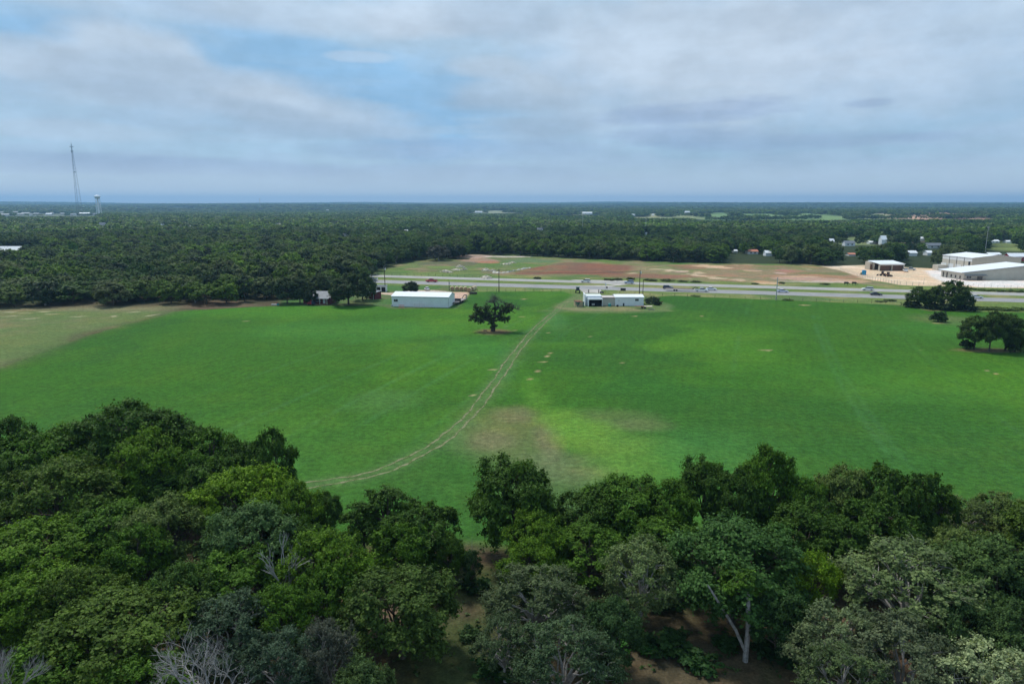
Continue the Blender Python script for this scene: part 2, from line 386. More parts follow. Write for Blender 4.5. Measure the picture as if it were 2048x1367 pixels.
    sa = np.ones_like(c) * C((0.55, 0.43, 0.29)); sa = mixc(sa, (0.62, 0.53, 0.40), sstep(n2, .4, .7)); sa = mixc(sa, (0.48, 0.35, 0.23), sstep(n4, .55, .7) * .7)
    c = c * (1 - ms.reshape(sh)) + sa * ms.reshape(sh)
    c = mixc(c, (0.62, 0.59, 0.55), sstep(sdist(X, Y, CONC), -.8, .8))
    # farm yard lawn, gravel
    my = sstep(sdist(X, Y, YARD) + (n2 - .5) * 4, -2, 2)
    c = mixc(c, (0.06, 0.135, 0.035), my); c = mixc(c, (0.1, .13, .05), my * sstep(n2, .5, .7))
    c = mixc(c, (0.5, 0.34, 0.25), sstep(sdist(X, Y, PX([(905, 584), (937, 584), (934, 592), (922, 606), (906, 606), (896, 600), (896, 586)])) + (n3 - .5) * 1.5, -1, 1))
    c = mixc(c, (0.45, 0.37, 0.29), sstep(sdist(X, Y, PX([(750, 585), (790, 585), (830, 580), (870, 580), (905, 584), (900, 590), (790, 590), (752, 587)])) + (n3 - .5) * 1.5, -1, .8))
    YD2 = PX([(1128, 592), (1150, 586), (1300, 592), (1360, 623), (1140, 624), (1100, 612)])
    m2 = sstep(sdist(X, Y, YD2) + (n2 - .5) * 4, -2, 2); c = mixc(c, (.10, .155, .05), m2); c = mixc(c, (.19, .18, .09), m2 * sstep(n2, .48, .66) * .8)
    # stubble
    mb = sstep(sdist(X, Y, STUBBLE) + (n2 - .5) * 8 + (n1 - .5) * 10, -9, 6)
    sb = np.ones_like(c) * C((0.10, 0.145, 0.045)); sb = mixc(sb, (0.155, 0.15, 0.07), sstep(n1 * .4 + n4 * .6, .42, .62)); sb = mixc(sb, (0.08, 0.135, 0.04), sstep(n2, .55, .7) * .8)
    sb = mixc(sb, (.2, .165, .1), sstep(Y, 240, 252) * .6)
    c = c * (1 - mb.reshape(sh)) + sb * mb.reshape(sh)
    # the crop
    dc = sdist(X, Y, CROP)
    mc = sstep(dc + (n2 - .5) * 3 + (n3 - .5) * 1.5, -1.2, 1.8) * (1 - mb * sstep(X, -60, -75))
    g = np.ones_like(c) * C((0.036, 0.116, 0.010))
    g = mixc(g, (0.054, 0.155, 0.012), sstep(n1, .42, .66)); g = mixc(g, (0.027, 0.097, 0.012), sstep(fbm(X, Y, 38, 9), .5, .68) * .8)
    g = mixc(g, (0.037, 0.113, 0.02), sstep(Y, 150, 85) * .7)
    g = mixc(g, (0.052, 0.165, 0.014), sstep(Y, 225, 245) * sstep(X, -20, -70) * .75)
    lx = X - 0.2 * Y - 0.00035 * Y * Y + 2.2 * np.sin(Y / 60)
    for off, amp in [(-95.0, .5), (-73.5, .7), (-61, .8), (-52, .7), (-39, .5), (13.5, .7), (37, .9), (38.9, .7), (62, .5), (90, .4)]:
        g = mixc(g, (0.06, 0.17, 0.055), np.exp(-((lx - off) / .5) ** 2) * amp * sstep(fbm(X, Y, 20, 11), .35, .6) * .5)
    rows = 0.5 + 0.5 * np.sin(lx * 2 * math.pi / 3.1); g = g * (.97 + 0.10 * (rows - .5) * sstep(n4, .35, .6)).reshape(sh)
    for (u, v, wu, wv, rgb, k) in [(760, 800, 90, 28, (.065, .15, .033), .7), (950, 880, 60, 40, (.07, .14, .04), .6), (940, 700, 80, 30, (.04, .155, .022), .6), (700, 660, 200, 22, (.04, .155, .024), .5),
                                   (1010, 860, 95, 62, (.12, .142, .052), .8), (985, 880, 50, 22, (.16, .145, .075), .6), (1030, 826, 58, 20, (.16, .14, .075), .65), (1100, 875, 30, 50, (.2, .16, .095), .6), (1130, 935, 110, 40, (.13, .15, .07), .8), (1190, 945, 60, 18, (.18, .155, .09), .6), (1140, 985, 130, 60, (.09, .13, .055), .6),
                                   (1215, 835, 120, 24, (.10, .145, .045), .6), (1290, 850, 70, 14, (.13, .15, .06), .4), (1060, 770, 26, 30, (.055, .175, .016), .75), (1075, 800, 34, 24, (.075, .19, .02), .8), (1120, 835, 55, 28, (.092, .21, .024), .85), (1170, 870, 75, 38, (.098, .215, .028), .9), (1260, 900, 120, 40, (.085, .19, .03), .85), (1350, 930, 130, 45, (.052, .16, .024), .7), (1230, 940, 90, 35, (.08, .185, .028), .8), (1450, 900, 130, 60, (.045, .15, .03), .6),
                                   (1330, 770, 160, 30, (.035, .135, .018), .3), (1700, 760, 180, 40, (.04, .14, .018), .3), (1840, 790, 160, 22, (.05, .15, .02), .4), (1900, 640, 60, 14, (.1, .14, .05), .8), (1960, 660, 160, 20, (.045, .16, .022), .5), (1870, 612, 60, 5, (.14, .12, .07), .7),
                                   (985, 663, 36, 6, (.17, .12, .06), .95), (1005, 665, 18, 2.5, (.055, .035, .02), .7), (1980, 700, 56, 5, (.16, .12, .07), .9), (1215, 621, 130, 5, (.11, .15, .055), .9), (1130, 612, 30, 8, (.11, .145, .055), .7), (1320, 610, 24, 8, (.11, .16, .06), .8), (1110, 640, 26, 22, (.05, .15, .04), .6), (1010, 740, 24, 60, (.05, .15, .04), .35)]:  # small dark patch right of the old oak: its cast shadow, painted on
        x0, y0 = P(u, v); rx = wu * math.hypot(x0, y0) / FPX; ry = wv * (y0 * y0 / (H * FPX))
        d = ((X - x0) / rx) ** 2 + ((Y - y0) / ry) ** 2 + (n4 - .5) * 1.2 + (n2 - .5) * .9 + (n3 - .5) * .4
        g = mixc(g, rgb, sstep(d, 1.7, -.2) * k)
    tr = ldist(X, Y, TR); g = mixc(g, (.085, .15, .05), np.exp(-(tr / 2.0) ** 2) * .6 * (.5 + n3))
    # small bare marks in the crop
    for (u, v, wu, wv) in [(1532, 700, 17, 2.4), (1241, 725, 7, 1.6), (1094, 712, 9, 3), (1086, 723, 11, 2), (1074, 742, 7, 2.5), (1071, 748, 8, 1.5), (1060, 757, 5, 2), (1100, 706, 5, 2), (945, 790, 9, 1.8), (986, 739, 7, 1.3), (1022, 699, 6, 1.2), (1045, 633, 10, 1), (1048, 598, 8, 1.2), (1270, 632, 9, 1.2), (1404, 632, 6, 1),
                           (1608, 610, 16, 1.4), (1842, 699, 10, 1.4), (1975, 741, 9, 2), (1990, 747, 8, 1.5), (492, 642, 8, 1.2), (1160, 575, 5, 1), (1178, 673, 6, 1), (1878, 646, 18, 1.2), (1030, 660, 6, .8), (1012, 652, 8, .9), (1096, 665, 7, 1)]:
        x0, y0 = P(u, v); rx = max(wu * .7 * math.hypot(x0, y0) / FPX, .5); ry = max(wv * .7 * (y0 * y0 / (H * FPX)), .5)
        d = ((X - x0) / rx) ** 2 + ((Y - y0) / ry) ** 2 + (n3 - .5) * 1.6
        g = mixc(g, (.3, .25, .13), sstep(d, 1.3, .5) * .85)
    c = c * (1 - mc.reshape(sh)) + g * mc.reshape(sh)
    # thin pale swathes in the stubble
    for (u, v, a) in [(22, 632, .5), (58, 637, .4), (102, 628, 0), (155, 633, .3), (228, 632, -1), (265, 624, .4), (305, 630, 1.2), (20, 624, 0), (50, 626, 0), (90, 623, 0)]:
        x0, y0 = P(u, v); ca, sa_ = math.cos(a), math.sin(a); dx = X - x0; dy = Y - y0
        d = ((dx * ca + dy * sa_) / 2.6) ** 2 + ((-dx * sa_ + dy * ca) / .8) ** 2 + (n3 - .5) * .8
        c = mixc(c, (.34, .32, .2), sstep(d, 1.2, .5) * .8)
    # distant clearings on the rising land (hay fields, quarry)
    for poly, rgb in CLEAR:
        mk = sstep(sdist(X, Y, poly) + (fbm(X, Y, 160, 4) - .5) * 260 * np.clip(np.hypot(X, Y) / 2500, .1, 1), -10, 15)
        c = mixc(c, rgb, mk)
    return c, mc, ms, m, mb, mt

def catmull(pts, k=10):
    out = []
    p = [pts[0]] + list(pts) + [pts[-1]]
    for i in range(1, len(p) - 2):
        for j in range(k):
            t = j / k; q = [0.5 * (2 * p[i][d] + (-p[i - 1][d] + p[i + 1][d]) * t + (2 * p[i - 1][d] - 5 * p[i][d] + 4 * p[i + 1][d] - p[i + 2][d]) * t * t + (-p[i - 1][d] + 3 * p[i][d] - 3 * p[i + 1][d] + p[i + 2][d]) * t ** 3) for d in range(len(p[0]))]
            out.append(tuple(q))
    out.append(tuple(pts[-1])); return out
TR = catmull(PX([(1158, 592), (1135, 603), (1108, 625), (1060, 670), (1021, 720), (990, 765), (950, 818), (900, 868), (830, 912), (740, 948), (600, 972), (480, 985)]), 12)
def near_far(u, v, guess):
    """ground point seen at a pixel on the uneven far land: march along the ray"""
    d = ray(u, v); t = guess[0]
    while t < guess[1]:
        x, y, z = d[0] * t, d[1] * t, H + d[2] * t
        if z < T(x, y): break
        t *= 1.004
    return (d[0] * t, d[1] * t)
def dist_pt(u, r):
    a = 0.0
    for _ in range(6): a = math.atan((u - 1024) / FPX * (math.cos(PITCH) + H * math.sin(PITCH) / (r * math.cos(a))))
    return (r * math.sin(a), r * math.cos(a))
CLEAR = []
for (ua, ub, ra, rb, rgb) in [(1395, 1530, 1750, 2800, (.13, .22, .08)), (1500, 1710, 1800, 2600, (.14, .23, .08)), (1690, 1830, 1900, 2500, (.18, .22, .1)), (1790, 2000, 1950, 2800, (.42, .27, .19)), (1270, 1340, 2000, 2600, (.24, .25, .13)), (1330, 1410, 1950, 2500, (.2, .24, .11)),
                              (1110, 1200, 2300, 3000, (.24, .26, .13)), (935, 1045, 2700, 3400, (.2, .23, .14)), (1020, 1045, 4200, 5000, (.17, .2, .12)), (1420, 1470, 4500, 5200, (.18, .2, .13)), (1160, 1240, 3900, 4500, (.16, .2, .12)), (1600, 1700, 4300, 4900, (.15, .19, .12)), (10, 190, 2750, 3400, (.13, .15, .1)), (1955, 2140, 700, 840, (.17, .22, .07)), (1995, 2140, 590, 660, (.3, .26, .18)),
                              (-60, 90, 620, 690, (.26, .2, .12)), (1745, 1830, 765, 900, (.38, .28, .19)), (1680, 1745, 730, 860, (.17, .22, .09))]:
    CLEAR.append(([dist_pt(ua, ra), dist_pt(ub, ra), dist_pt(ub, rb), dist_pt((ua + ub) / 2, rb * 1.06), dist_pt(ua, rb)], rgb))

def geo(a, b, n): return list(a * (b / a) ** (np.arange(1, n + 1) / n))
xs = list(np.arange(0, 200, 1.0)) + list(np.arange(200, 400, 2.5)) + [400] + geo(400, 20000, 46)
xs = sorted([-v for v in xs if v > 0]) + xs
ys = [-20000, -5000, -1500, -500, -200, -100, -50, -20, 0, 15] + list(np.arange(25, 300, 1.0)) + list(np.arange(300, 470, 1.5)) + list(np.arange(470, 640, 4)) + geo(640, 20000, 60)
GX, GY = np.meshgrid(np.array(xs), np.array(ys)); GZ = T(GX, GY)
GC, MC, MS, MM, MBs, MT = ground_color(GX, GY)
nx, ny = len(xs), len(ys)
ii = np.arange(nx * ny).reshape(ny, nx)
QF = np.stack([ii[:-1, :-1], ii[:-1, 1:], ii[1:, 1:], ii[1:, :-1]], -1).reshape(-1, 4)
GV = np.stack([GX, GY, GZ], -1).reshape(-1, 3); GCf = np.concatenate([GC, np.ones(GC.shape[:2] + (1,))], -1).reshape(-1, 4).astype(np.float32)

def ground_mat():
    m = bpy.data.materials.new('soil_and_grass'); m.use_nodes = True; t = NT(m.node_tree); t.n.clear()
    a = t.add('ShaderNodeAttribute', attribute_type='GEOMETRY', attribute_name='albedo').outputs['Color']
    g = t.add('ShaderNodeNewGeometry').outputs['Position']
    n1 = t.noise(g, 1.1, 5, 0.65); n2 = t.noise(g, 0.28, 4, 0.6); n3 = t.noise(g, 4.5, 2, 0.6)
    sx = t.add('ShaderNodeSeparateXYZ'); t.l.new(g, sx.inputs[0])
    k = t.m('MULTIPLY', t.sm(n1, 0.28, 0.72, 0.72, 1.28), t.sm(n2, 0.3, 0.7, 0.9, 1.1))
    k = t.m('MULTIPLY', k, t.sm(n3, 0.25, 0.75, 0.78, 1.22))
    c = t.mix(1.0, a, t.vec(k, k, k), 'MULTIPLY')
    c = t.mix(t.sm(t.noise(g, 0.055, 6, 0.7), 0.42, 0.7, 0, 0.8), c, t.mix(1.0, c, (1.35, 1.08, 1.0), 'MULTIPLY'))
    c = t.mix(t.sm(t.noise(g, 0.75, 6, 0.75), 0.54, 0.7, 0, 0.55), c, t.mix(1.0, c, (1.7, 1.2, 1.5), 'MULTIPLY'))
    b = t.add('ShaderNodeBsdfPrincipled'); t.l.new(c, b.inputs['Base Color']); b.inputs['Roughness'].default_value = 0.95; b.inputs['Specular IOR Level'].default_value = 0.08
    bn = t.add('ShaderNodeBump'); bn.inputs['Strength'].default_value = 0.7; bn.inputs['Distance'].default_value = 0.25
    t.l.new(n1, bn.inputs['Height']); t.l.new(bn.outputs[0], b.inputs['Normal'])
    o = t.add('ShaderNodeOutputMaterial'); t.l.new(b.outputs[0], o.inputs[0]); return m
GM = ground_mat()
cls = np.zeros((ny, nx), int)
cls[MM > .5] = 4; cls[(MT > .5)] = 5; cls[MS > .5] = 3; cls[MBs > .5] = 2; cls[MC > .5] = 1
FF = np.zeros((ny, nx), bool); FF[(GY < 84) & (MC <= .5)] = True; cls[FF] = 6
fc = cls[:-1, :-1].reshape(-1)
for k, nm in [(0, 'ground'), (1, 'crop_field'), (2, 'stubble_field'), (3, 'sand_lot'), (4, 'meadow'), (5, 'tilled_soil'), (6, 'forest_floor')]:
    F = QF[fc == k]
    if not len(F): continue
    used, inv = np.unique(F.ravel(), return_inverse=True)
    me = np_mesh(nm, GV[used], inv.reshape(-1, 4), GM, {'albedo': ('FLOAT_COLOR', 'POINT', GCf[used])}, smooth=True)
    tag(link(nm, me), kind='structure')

# ------------------------------------------------------------------ roads, tracks
def road_mat(name, rgb, worn):
    m = bpy.data.materials.new(name); m.use_nodes = True; t = NT(m.node_tree); t.n.clear()
    g = t.add('ShaderNodeNewGeometry').outputs['Position']
    uvn = t.add('ShaderNodeAttribute', attribute_type='GEOMETRY', attribute_name='across').outputs['Fac']
    n1 = t.noise(g, 0.15, 4, 0.6); n2 = t.noise(g, 2.5, 3, 0.6)
    lane = t.m('ABSOLUTE', t.m('SINE', t.m('MULTIPLY', uvn, math.pi * 4)))
    k = t.m('MULTIPLY', t.sm(n1, .3, .7, .9, 1.1), t.sm(n2, .3, .7, .94, 1.06))
    k = t.m('MULTIPLY', k, t.m('MULTIPLY_ADD', lane, -worn, 1 + worn * .4))
    c = t.mix(1.0, rgb, t.vec(k, k, k), 'MULTIPLY')
    b = t.add('ShaderNodeBsdfPrincipled'); t.l.new(c, b.inputs['Base Color']); b.inputs['Roughness'].default_value = 0.85; b.inputs['Specular IOR Level'].default_value = 0.25
    o = t.add('ShaderNodeOutputMaterial'); t.l.new(b.outputs[0], o.inputs[0]); return m
ASPH = road_mat('sun_bleached_asphalt', (0.27, 0.265, 0.265), .10); ASPH2 = road_mat('pale_chipseal', (0.33, 0.32, 0.30), .08)
WHITE_LINE = mat('road_paint_white', (0.7, 0.7, 0.68), .7, .2); YELLOW_LINE = mat('road_paint_yellow', (0.6, 0.42, 0.08), .7, .2)
def strip(name, f0, f1, z, m, x0=-700, x1=760, step=10, n=6, dz=0):
    xsn = np.arange(x0, x1 + step, step); V = []; A = []
    for x in xsn:
        a, b = f0(x), f1(x)
        for j in range(n + 1): V.append((x, a + (b - a) * j / n, z)); A.append(j / n)
    F = [(i * (n + 1) + j, (i + 1) * (n + 1) + j, (i + 1) * (n + 1) + j + 1, i * (n + 1) + j + 1) for i in range(len(xsn) - 1) for j in range(n)]
    return np_mesh(name, V, F, m, {'across': ('FLOAT', 'POINT', np.array(A, np.float32))})
for nm, R, M in [('highway', ROAD_NEAR, ASPH), ('highway', ROAD_FAR, ASPH2)]:
    o = tag(link(nm, strip(nm, lambda x: R(x)[0], lambda x: R(x)[1], 0.03, M)), kind='structure')
    wd = R(0)[1] - R(0)[0]
    for off, mm, nmm in [(1.0 if M is ASPH else 1.6, YELLOW_LINE if M is ASPH2 else WHITE_LINE, 'edge_line'), (wd - (1.6 if M is ASPH else 1.0), YELLOW_LINE if M is ASPH else WHITE_LINE, 'edge_line')]:
        link(nmm, strip(nmm, lambda x: R(x)[0] + off - .08, lambda x: R(x)[0] + off + .08, 0.045, mm, n=1), o)
    dash = MB(); x = -400
    while x < 450:
        yy = (R(x)[0] + R(x)[1]) / 2; y2 = (R(x + 3)[0] + R(x + 3)[1]) / 2
        dash.add([(x, yy - .07, .045), (x + 3, y2 - .07, .045), (x + 3, y2 + .07, .045), (x, yy + .07, .045)], [(0, 1, 2, 3)]); x += 12
    d = dash.build('lane_dashes', WHITE_LINE, o); d['kind'] = 'stuff'
def flat_poly(name, pts, z, m): return tag(link(name, MB().add([(x, y, z) for x, y in pts], [tuple(range(len(pts)))]).mesh(name, m)), kind='structure')
DRIVE = mat('gravel_drive', (0.42, 0.39, 0.35), .9, .1, .15, .3)
a = PX([(1150, 586), (1212, 583), (1215, 581), (1225, 572), (1110, 572), (1140, 578), (1158, 582)])
flat_poly('driveway', [P(1168, 586), P(1205, 586), P(1200, 578), P(1235, 570.5), P(1110, 570.5), P(1160, 579)], 0.02, DRIVE)
flat_poly('driveway', [P(1236, 571), (62, 335), (60, 347), (30, 352)], 0.021, DRIVE)

def rut_mat():
    m = bpy.data.materials.new('wheel_ruts'); m.use_nodes = True; t = NT(m.node_tree); t.n.clear()
    g = t.add('ShaderNodeNewGeometry').outputs['Position']
    a = t.add('ShaderNodeAttribute', attribute_type='GEOMETRY', attribute_name='across').outputs['Fac']
    n1 = t.noise(g, 0.9, 4, 0.65); n2 = t.noise(g, 0.12, 2, .5)
    e = t.m('SUBTRACT', 1.0, t.m('POWER', t.m('ABSOLUTE', t.m('MULTIPLY_ADD', a, 2.0, -1.0)), 2.0))
    f = t.sm(t.m('ADD', t.m('MULTIPLY', e, .7), t.m('ADD', t.m('MULTIPLY', n1, .6), t.m('MULTIPLY', n2, .3))), .58, 1.15, 0, .78)
    c = t.mix(t.sm(n1, .35, .65), (0.13, 0.17, 0.06), (0.25, 0.25, 0.14))
    b = t.add('ShaderNodeBsdfPrincipled'); t.l.new(c, b.inputs['Base Color']); b.inputs['Roughness'].default_value = .95; b.inputs['Specular IOR Level'].default_value = .05
    tr = t.add('ShaderNodeBsdfTransparent'); mx = t.add('ShaderNodeMixShader'); t.l.new(f, mx.inputs[0]); t.l.new(tr.outputs[0], mx.inputs[1]); t.l.new(b.outputs[0], mx.inputs[2])
    o = t.add('ShaderNodeOutputMaterial'); t.l.new(mx.outputs[0], o.inputs[0]); return m
RUT = rut_mat()
def ribbon(pts, off, hw, z, n=4, wob=0):
    V = []; A = []
    for i, (x, y) in enumerate(pts):
        a = pts[max(0, i - 1)]; b = pts[min(len(pts) - 1, i + 1)]; dx, dy = b[0] - a[0], b[1] - a[1]; l = math.hypot(dx, dy) or 1; nx_, ny_ = -dy / l, dx / l
        o2 = off + wob * math.sin(i * .37 + off) + .12 * math.sin(i * 1.3 + off * 5); hw2 = hw * (.8 + .35 * math.sin(i * .83 + off * 3) * math.sin(i * .29))
        for j in range(n + 1):
            s = o2 + hw2 * (2 * j / n - 1); V.append((x + nx_ * s, y + ny_ * s, z)); A.append(j / n)
    F = [(i * (n + 1) + j, (i + 1) * (n + 1) + j, (i + 1) * (n + 1) + j + 1, i * (n + 1) + j + 1) for i in range(len(pts) - 1) for j in range(n)]
    return V, F, A
V = []; F = []; A = []
for off, hw in [(-.9, .42), (.9, .42)]:
    v, f, a = ribbon(TR, off, hw, 0.02, wob=.15); o = len(V); V += v; A += a; F += [tuple(i + o for i in q) for q in f]
tag(link('farm_track', np_mesh('farm_track', V, F, RUT, {'across': ('FLOAT', 'POINT', np.array(A, np.float32))})), kind='structure')

# ------------------------------------------------------------------ trees: prototypes
def leaf_cloud(rng, C, R, nper, size, up=0.35, droop=0.0, flat=0.9, sprig=9, dome=0.0, hc=5.0):
    """leaves set along short sprigs that radiate from each clump centre"""
    n = len(C); ns = max(1, nper // sprig); idx = np.repeat(np.arange(n), ns); M = len(idx)
    d = rng.normal(size=(M, 3)); d[:, 2] += .35; d /= np.linalg.norm(d, axis=1)[:, None]
    L = R[idx] * (0.7 + 0.6 * rng.random(M)); side = rng.normal(size=(M, 3)) * .28
    si = np.repeat(np.arange(M), sprig); N = len(si); t = (0.25 + 0.85 * rng.random(N))
    p = C[idx][si] + (d[si] * t[:, None] + side[si] * (t ** 2)[:, None]) * L[si][:, None] * np.array([1, 1, flat]) + rng.normal(size=(N, 3)) * (size * .55)
    if droop: p[:, 2] -= droop * t ** 2 * R[idx][si] * rng.random(M)[si]
    nr = d[si] * .55 + rng.normal(size=(N, 3)) * .55; nr[:, 2] += up
    if dome:
        o_ = p - np.array([0, 0, hc - 1.5]); nr += dome * o_ / (np.linalg.norm(o_, axis=1)[:, None] + 1e-6)
    nr /= np.linalg.norm(nr, axis=1)[:, None]
    q = np.cross(nr, rng.normal(size=(N, 3))); q /= np.linalg.norm(q, axis=1)[:, None] + 1e-9; b = np.cross(nr, q)
    s = size * (0.55 + 0.75 * rng.random(N)); a = q * s[:, None]; b = b * (s * (.5 + .3 * rng.random(N)))[:, None]
    V = np.stack([p + a, p + b, p - a, p - b], 1).reshape(-1, 3)
    F = np.arange(4 * N).reshape(-1, 4)
    sh = np.clip(rng.random(n)[idx][si] * .35 + rng.random(M)[si] * .35 + rng.random(N) * .3, 0, 1)
    return V, F, sh
def crown_clumps(rng, R, h0, h1, nl, nc, lobe=.45, cr=(.55, 1.0), top=.8):
    """billowing crown: lobes on an ellipsoid, leaf clumps on each lobe"""
    hc = (h0 + h1) / 2; hz = (h1 - h0) / 2; lob = []
    for i in range(nl):
        a = i * 2.399 + rng.random() * .7; z = -0.55 + 1.45 * (i + .5) / nl
        rr = math.sqrt(max(0.03, 1 - z * z)) * (.88 - lobe * .85 + .2 * rng.random()) if z < top else .2 * rng.random()
        lr = R * lobe * (.75 + .5 * rng.random())
        lob.append((np.array([math.cos(a) * rr * R, math.sin(a) * rr * R, hc + z * (hz - lr * .5)]), lr))
    C = []; Rr = []; owner = []
    for li, (c, lr) in enumerate(lob):
        k = max(4, int(nc * (lr / (R * lobe)) ** 2))
        for j in range(k):
            d = rng.normal(size=3); out = c - np.array([0, 0, hc - hz * .3]); out = out / (np.linalg.norm(out) + 1e-6)
            d = d / np.linalg.norm(d) + out * .65; d /= np.linalg.norm(d)
            if d[2] < -.35: d[2] *= -.5
            C.append(c + d * lr * (.7 + .38 * rng.random()) * np.array([1, 1, .85])); Rr.append(rng.uniform(*cr)); owner.append(li)
    return lob, np.array(C), np.array(Rr), owner
def limbs(rng, lob, C, owner, trunk_r, fork, lean=0.0, twigs=1.0, n=5, trunks=1):
    mb = MB(); base = [np.array([math.cos(k * 2.1) * .5, math.sin(k * 2.1) * .5, 0]) * (trunks > 1) for k in range(trunks)]
    forks = []
    for k, b0 in enumerate(base):
        f = np.array([b0[0] * 3 + lean, b0[1] * 3, fork]); mid = (b0 + f) / 2 + rng.normal(size=3) * np.array([.12, .12, 0])
        mb.path([tuple(b0 + np.array([0, 0, -.3])), tuple(b0 + (mid - b0) * .25), tuple(mid), tuple(f)], [trunk_r * 1.5, trunk_r * 1.05, trunk_r * .9, trunk_r * .75], n + 2); forks.append(f)
    for li, (c, lr) in enumerate(lob):
        f = forks[li % len(forks)]; q = c.copy(); m1 = f + (q - f) * .4 + np.array([0, 0, .3]) + rng.normal(size=3) * .3; m2 = f + (q - f) * .75 + rng.normal(size=3) * .3
        r = trunk_r * .5
        mb.path([tuple(f - np.array([0, 0, .3])), tuple(m1), tuple(m2), tuple(q)], [r, r * .75, r * .5, r * .35], n)
        own = [i for i, o in enumerate(owner) if o == li]
        for i in own:
            if rng.random() > twigs: continue
            s = q if rng.random() < .5 else m2; e = C[i]; mm = (s + e) / 2 + rng.normal(size=3) * .18
            mb.path([tuple(s), tuple(mm), tuple(e)], [r * .3, r * .2, r * .08], 3)
    return mb
def fine_twigs(rng, C, R, per, ln, r=.018):
    V = []; F = []
    n = len(C); idx = np.repeat(np.arange(n), per); N = len(idx)
    d = rng.normal(size=(N, 3)); d[:, 2] = np.abs(d[:, 2]) * .8 + .1; d /= np.linalg.norm(d, axis=1)[:, None]
    p = C[idx] + d * (R[idx] * .35)[:, None]; L = ln * (.5 + rng.random(N)); bend = rng.normal(size=(N, 3)) * .25
    pts = [p, p + (d + bend * .3) * (L * .5)[:, None], p + (d + bend) * L[:, None]]
    s1 = np.cross(d, rng.normal(size=(N, 3))); s1 /= np.linalg.norm(s1, axis=1)[:, None] + 1e-9; s2 = np.cross(d, s1)
    allV = []
    for k, w_ in enumerate((r, r * .7, r * .25)):
        for a in range(3):
            an = a * 2.094; allV.append(pts[k] + (s1 * math.cos(an) + s2 * math.sin(an)) * w_)
    V = np.stack(allV, 1).reshape(-1, 3); b = np.arange(N)[:, None] * 9; F = []
    for k in range(2):
        for a in range(3):
            F.append(np.stack([b[:, 0] + k * 3 + a, b[:, 0] + k * 3 + (a + 1) % 3, b[:, 0] + k * 3 + 3 + (a + 1) % 3, b[:, 0] + k * 3 + 3 + a], 1))
    return V, np.concatenate(F)

PROTO = {}
def proto(key, seed, R=5, h0=2.2, h1=10, nl=11, nc=15, nper=150, size=.19, cr=(.55, 1.0), lobe=.45, trunk=.28, fork=2.8, bark=BARK, up=.35, droop=0, flat=.75, lean=0, twigs=.8, tw=None, trunks=1, top=.8, jit=0):
    rng = np.random.default_rng(seed)
    lob, C, Rr, ow = crown_clumps(rng, R, h0, h1, nl, nc, lobe, cr, top)
    V, F, sh = leaf_cloud(rng, C, Rr, nper, size, up, droop, flat, 9, 1.0 if nper < 100 else .6, (h0 + h1) / 2)
    cm = np_mesh(key + '_crown', V, F, LEAF, {'shade': ('FLOAT', 'FACE', sh.astype(np.float32))})
    tm = limbs(rng, lob, C, ow, trunk, fork, lean, twigs, trunks=trunks).mesh(key + '_trunk', bark)
    t2 = None
    if tw:
        V, F = fine_twigs(rng, C, Rr, tw[0], tw[1], tw[2]); t2 = np_mesh(key + '_twigs', V, F, TWIG)
    PROTO[key] = (tm, cm, t2)
def P1(key, seed, **k):
    d = dict(nl=20, nc=9, nper=200, size=.15, lobe=.34, cr=(.6, .95), h0=.6, fork=2.4); d.update(k); proto(key, seed, **d)
P1('oak', 1)
P1('oak2', 2, nl=17, lobe=.38, h0=.3)
P1('oak3', 3, nl=22, lobe=.31, h1=10.5)
P1('elm', 4, nl=22, nc=8, lobe=.31, cr=(.6, 1.0), size=.135, nper=225)
P1('elm2', 55, nl=19, lobe=.33, cr=(.6, 1.05), size=.135, nper=225, h0=.3)
P1('grey', 6, nl=18, nc=9, nper=160, lobe=.36, cr=(.5, .8), size=.125, bark=BARKG, tw=(6, .6, .015), h0=.8)
P1('grey2', 7, nl=20, nc=8, nper=180, lobe=.34, cr=(.5, .85), size=.125, bark=BARKG, tw=(4, .55, .014), h0=.5)
P1('vine', 8, nl=11, nc=14, nper=225, lobe=.45, cr=(.5, .85), size=.155, droop=1.7, h0=.4, up=.1)
P1('cedar', 9, R=3.2, nl=17, nc=7, nper=150, lobe=.36, cr=(.45, .75), h0=.4, h1=10, size=.14)
P1('dense', 10, nl=19, nc=10, nper=215, lobe=.36, h0=.5)
P1('low', 11, nl=15, nc=11, nper=117, lobe=.42, size=.22, h0=-.4, cr=(.7, 1.05))
# middle distance: coarser leaves
def mproto(key, seed, **k):
    d = dict(nl=14, nc=8, nper=54, size=.31, cr=(.7, 1.05), h0=-.6, h1=9, R=4.8, trunk=.25, twigs=.1, lobe=.38); d.update(k); proto(key, seed, **d)
mproto('mid_a', 21); mproto('mid_b', 22, lobe=.5, nl=9, nc=11); mproto('mid_c', 23, h1=10, R=4.2); mproto('mid_d', 24, nper=36, bark=BARKG, cr=(.7, 1.1), nc=9); mproto('mid_e', 25, h0=-.5, h1=8, lobe=.44, nl=12)
mproto('mid_cedar', 26, R=2.8, h1=10.5, nl=11, nc=4)
def fproto(key, seed): mproto(key, seed, nl=7, nc=4, nper=9, size=.85, cr=(1.0, 1.6), lobe=.5, twigs=0)
fproto('far_a', 31); fproto('far_b', 32); fproto('far_c', 33)

